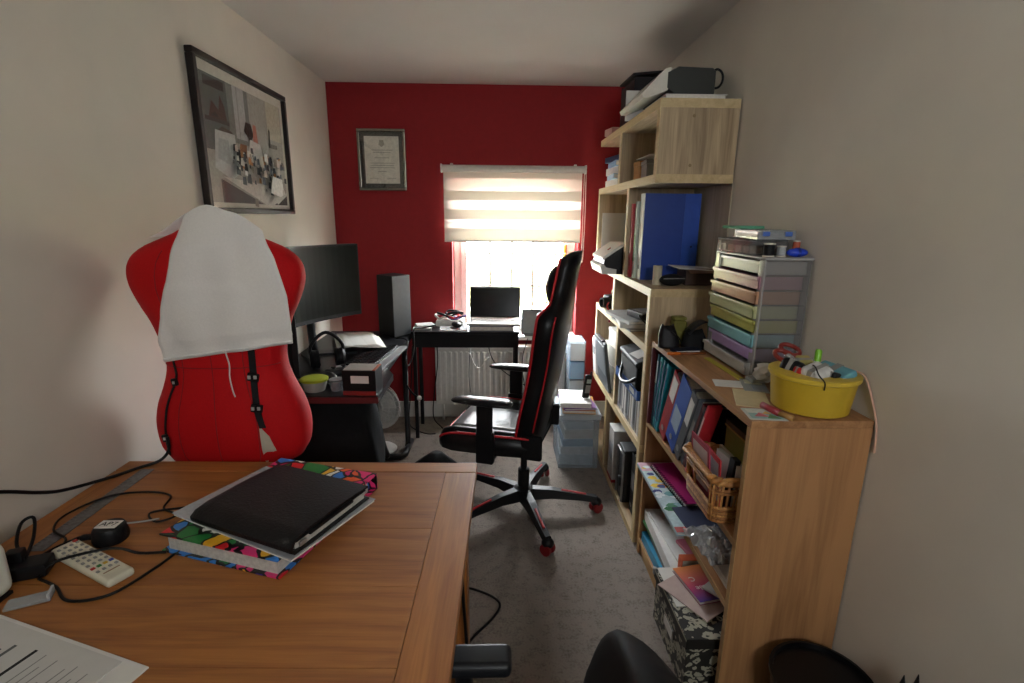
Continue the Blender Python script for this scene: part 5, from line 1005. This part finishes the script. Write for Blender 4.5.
for nm_ in ('clear_tub_lid', 'red_scissors', 'black_spool', 'red_button_box', 'tissue_wad', 'teal_packet', 'gold_tin', 'black_clip', 'brown_reel', 'sewing_kit'):
    o_ = bpy.data.objects[nm_]; o_.location.x = .865+(o_.location.x-.845)*.8; o_.location.y = 1.318+(o_.location.y-1.345)*.65; o_.location.z += .006
mk = thing('lime_marker', 'lime green marker cap sticking up behind the yellow tub contents', 'marker', (.905, 1.372, LZ+.07), (-12, 8, 0)); plathe(mk, 'barrel', M('#d0d0cc', .4), [(.008, 0), (.008, .05)]); plathe(mk, 'cap', M('#7fc22a', .4), [(.009, .045), (.009, .075), (.006, .08)])
ptube(None, 'peach_ribbon', M('#cfa48c', .7), [(.955, 1.30, LZ+.112), (.972, 1.27, LZ+.105), (.977, 1.235, LZ+.05), (.977, 1.205, LZ-.01), (.977, 1.195, LZ-.08)], .004, flat=.4)  # thin peach strip stands in for a streak of light on the wall
tag(bpy.data.objects['peach_ribbon'], 'peach ribbon hanging between the yellow tub and the wall', 'ribbon')
cable('thin black lead draped over the front of the yellow tub', [(.85, 1.31, LZ+.125), (.835, 1.27, LZ+.13), (.825, 1.235, LZ+.118), (.828, 1.212, LZ+.105), (.83, 1.213, LZ+.085)], .0018)
# papers and small things on the bookcase top
def slip(name, label, c, s, rz, col, cat='card'):
    t = thing(name, label, cat, c, (0, 0, rz)); pbox(t, 'sheet', M(col, .7, var=.05), (0, 0, s[2]/2), s); return t
slip('white_slip', 'white paper slip at the front edge of the oak bookcase top', (.735, 1.52, LZ), (.1, .07, .001), -14, '#cfcdc8', 'paper')
slip('cream_envelope', 'cream envelope lying beside the yellow tub', (.735, 1.385, LZ), (.09, .15, .002), -20, '#c4b48c', 'envelope')
pc3 = slip('picture_card', 'small coloured picture card at the near corner of the bookcase', (.71, 1.262, LZ), (.095, .08, .0015), -8, '#b9c2bb')
art(pc3, 'card_print', [(rect(-.04, .04, -.033, .033), '#8fb0ac'), (rect(-.04, .04, .005, .033), '#c9cdc4'), ([(-.03, -.02), (-.01, .01), (.01, -.02)], '#c96a72'), ([(0, -.03), (.015, .0), (.035, -.03)], '#5f8a58'), ([(-.005, .0), (.01, .02), (.02, .0)], '#d8b25a')], z0=.0018, step=.0001)
sw = thing('seam_ripper', 'stubby red and wood handled tool leaning on the picture card', 'tool', (.742, 1.245, LZ+.010), (0, 0, 0)); MB().tube([(-.022, .05, .006), (0, 0, .0)], .009, smooth=0, seg=12).build('red_handle', M('#8e2c34', .4), sw, True); MB().tube([(0, 0, 0), (.02, -.03, -.002)], .0075, smooth=0, seg=12).build('wood_tip', M('#a67b42', .5), sw, True)
st = slip('sticker_sheet', 'crumpled sheet of silver stickers in front of the drawer organiser', (.80, 1.50, LZ), (.07, .13, .003), -18, '#8d8f8c', 'stickers'); pbox(st, 'sticker', M('#c7c2a0', .4), (0, .03, .0035), (.05, .04, .001)); pbox(st, 'sticker', M('#7a8590', .4), (.01, -.03, .0035), (.04, .05, .001))
wt = thing('tissue_packet', 'crumpled white tissue beside the foot of the drawer organiser', 'tissue', (.842, 1.522, LZ+.003), (0, 0, 0)); mb = MB(); mb.ell((0, 0, .03), .035, .03, .03, 14, 9)
for v in mb.bm.verts: v.co += Vector((random.uniform(-.006, .006), random.uniform(-.006, .006), random.uniform(0, .006)))
mb.build('tissue', M('#cfcdca', .8), wt); pbox(wt, 'wrapper', clear('#d9dbde', .5, .1, .2), (-.02, .01, .008), (.05, .05, .014), None, .004)
yp = slip('yellow_ruler', 'yellow plastic ruler under the drawer organiser front', (.785, 1.69, LZ), (.022, .26, .003), 2, '#b5a83a', 'ruler')
def pouch(t, w_, d_, h_, m, lean=0, seed=0):
    rings = []
    for k in range(9):
        q = k/8; rings.append([((w_*(1-.45*q*q)*math.copysign(abs(math.cos(a))**.7, math.cos(a))+lean*q)*(1+.06*math.sin(3*a+5*q+seed)), d_*(1-.5*q)*math.copysign(abs(math.sin(a))**.7, math.sin(a)), h_*q*(1+.12*math.sin(2*a+seed))) for a in [2*math.pi*i_/24 for i_ in range(24)]])
    return MB().loft(rings).build('leather', m, t, True)
bp1 = thing('leather_pouch', 'open black leather pouch standing at the far end of the oak bookcase', 'pouch', (.69, 1.99, LZ), (0, 0, -10)); pouch(bp1, .042, .034, .085, LE, -.008, 1); ptube(bp1, 'strap', LE, [(.0, -.03, .07), (.03, -.035, .05), (.05, -.03, .015)], .006, flat=.4)
bp2 = thing('camera_case', 'black zipped case with a raised flap beside the leather pouch', 'case', (.79, 1.98, LZ), (0, 0, 10)); pouch(bp2, .05, .04, .07, BLKM, 0, 2); mb = MB(); mb.grid(lambda u, v: (-.035+.075*u, -.02+.05*v, .062+.045*u+.012*math.sin(3*u)), 6, 4); mb.build('flap', M('#1c1c1f', .45), bp2, True).modifiers.new('thickness', 'SOLIDIFY').thickness = .004
oy = thing('khaki_cloth', 'folded olive yellow cloth behind the black cases', 'cloth', (.745, 2.05, LZ), (0, 0, 4)); pbox(oy, 'lower_fold', M('#6e6a2c', .8), (0, 0, .05), (.06, .05, .1), None, .012, 3); pbox(oy, 'upper_fold', M('#7b7634', .8), (0, 0, .108), (.055, .045, .014), None, .006)
nb = flatbook('navy_wallet', 'flat navy wallet under the black cases on the bookcase', 'wallet', (.735, 1.915, LZ), .11, .05, .012, 8, M('#161c30', .5))
op = thing('orange_pencil', 'orange handled craft knife lying at the far end of the bookcase top', 'knife', (.715, 1.862, LZ+.006), (0, 0, 0)); MB().tube([(-.07, .0, 0), (-.02, .003, 0)], .006, smooth=0, seg=10).build('orange_handle', M('#d06a14', .4), op, True); MB().tube([(-.02, .003, 0), (.08, .01, 0)], .005, smooth=0, seg=10).build('barrel', M('#8a4a1c', .5), op, True)
gs = thing('green_scissors', 'green and white handled scissors upright beside the drawer organiser', 'scissors', (.858, 1.985, LZ+.002), (0, -6, 0)); MB().tube([(0, 0, 0), (.0, 0, .1)], .01, smooth=0, seg=8).build('green_handle', M('#146a3c', .4), gs, True); MB().tube([(.018, 0, .0), (.022, 0, .15)], .009, smooth=0, seg=8).build('white_handle', M('#c9c7c2', .5), gs, True); MB().tube([(.035, .01, 0), (.038, .01, .17)], .007, smooth=0, seg=8).build('black_handle', BLK, gs, True)
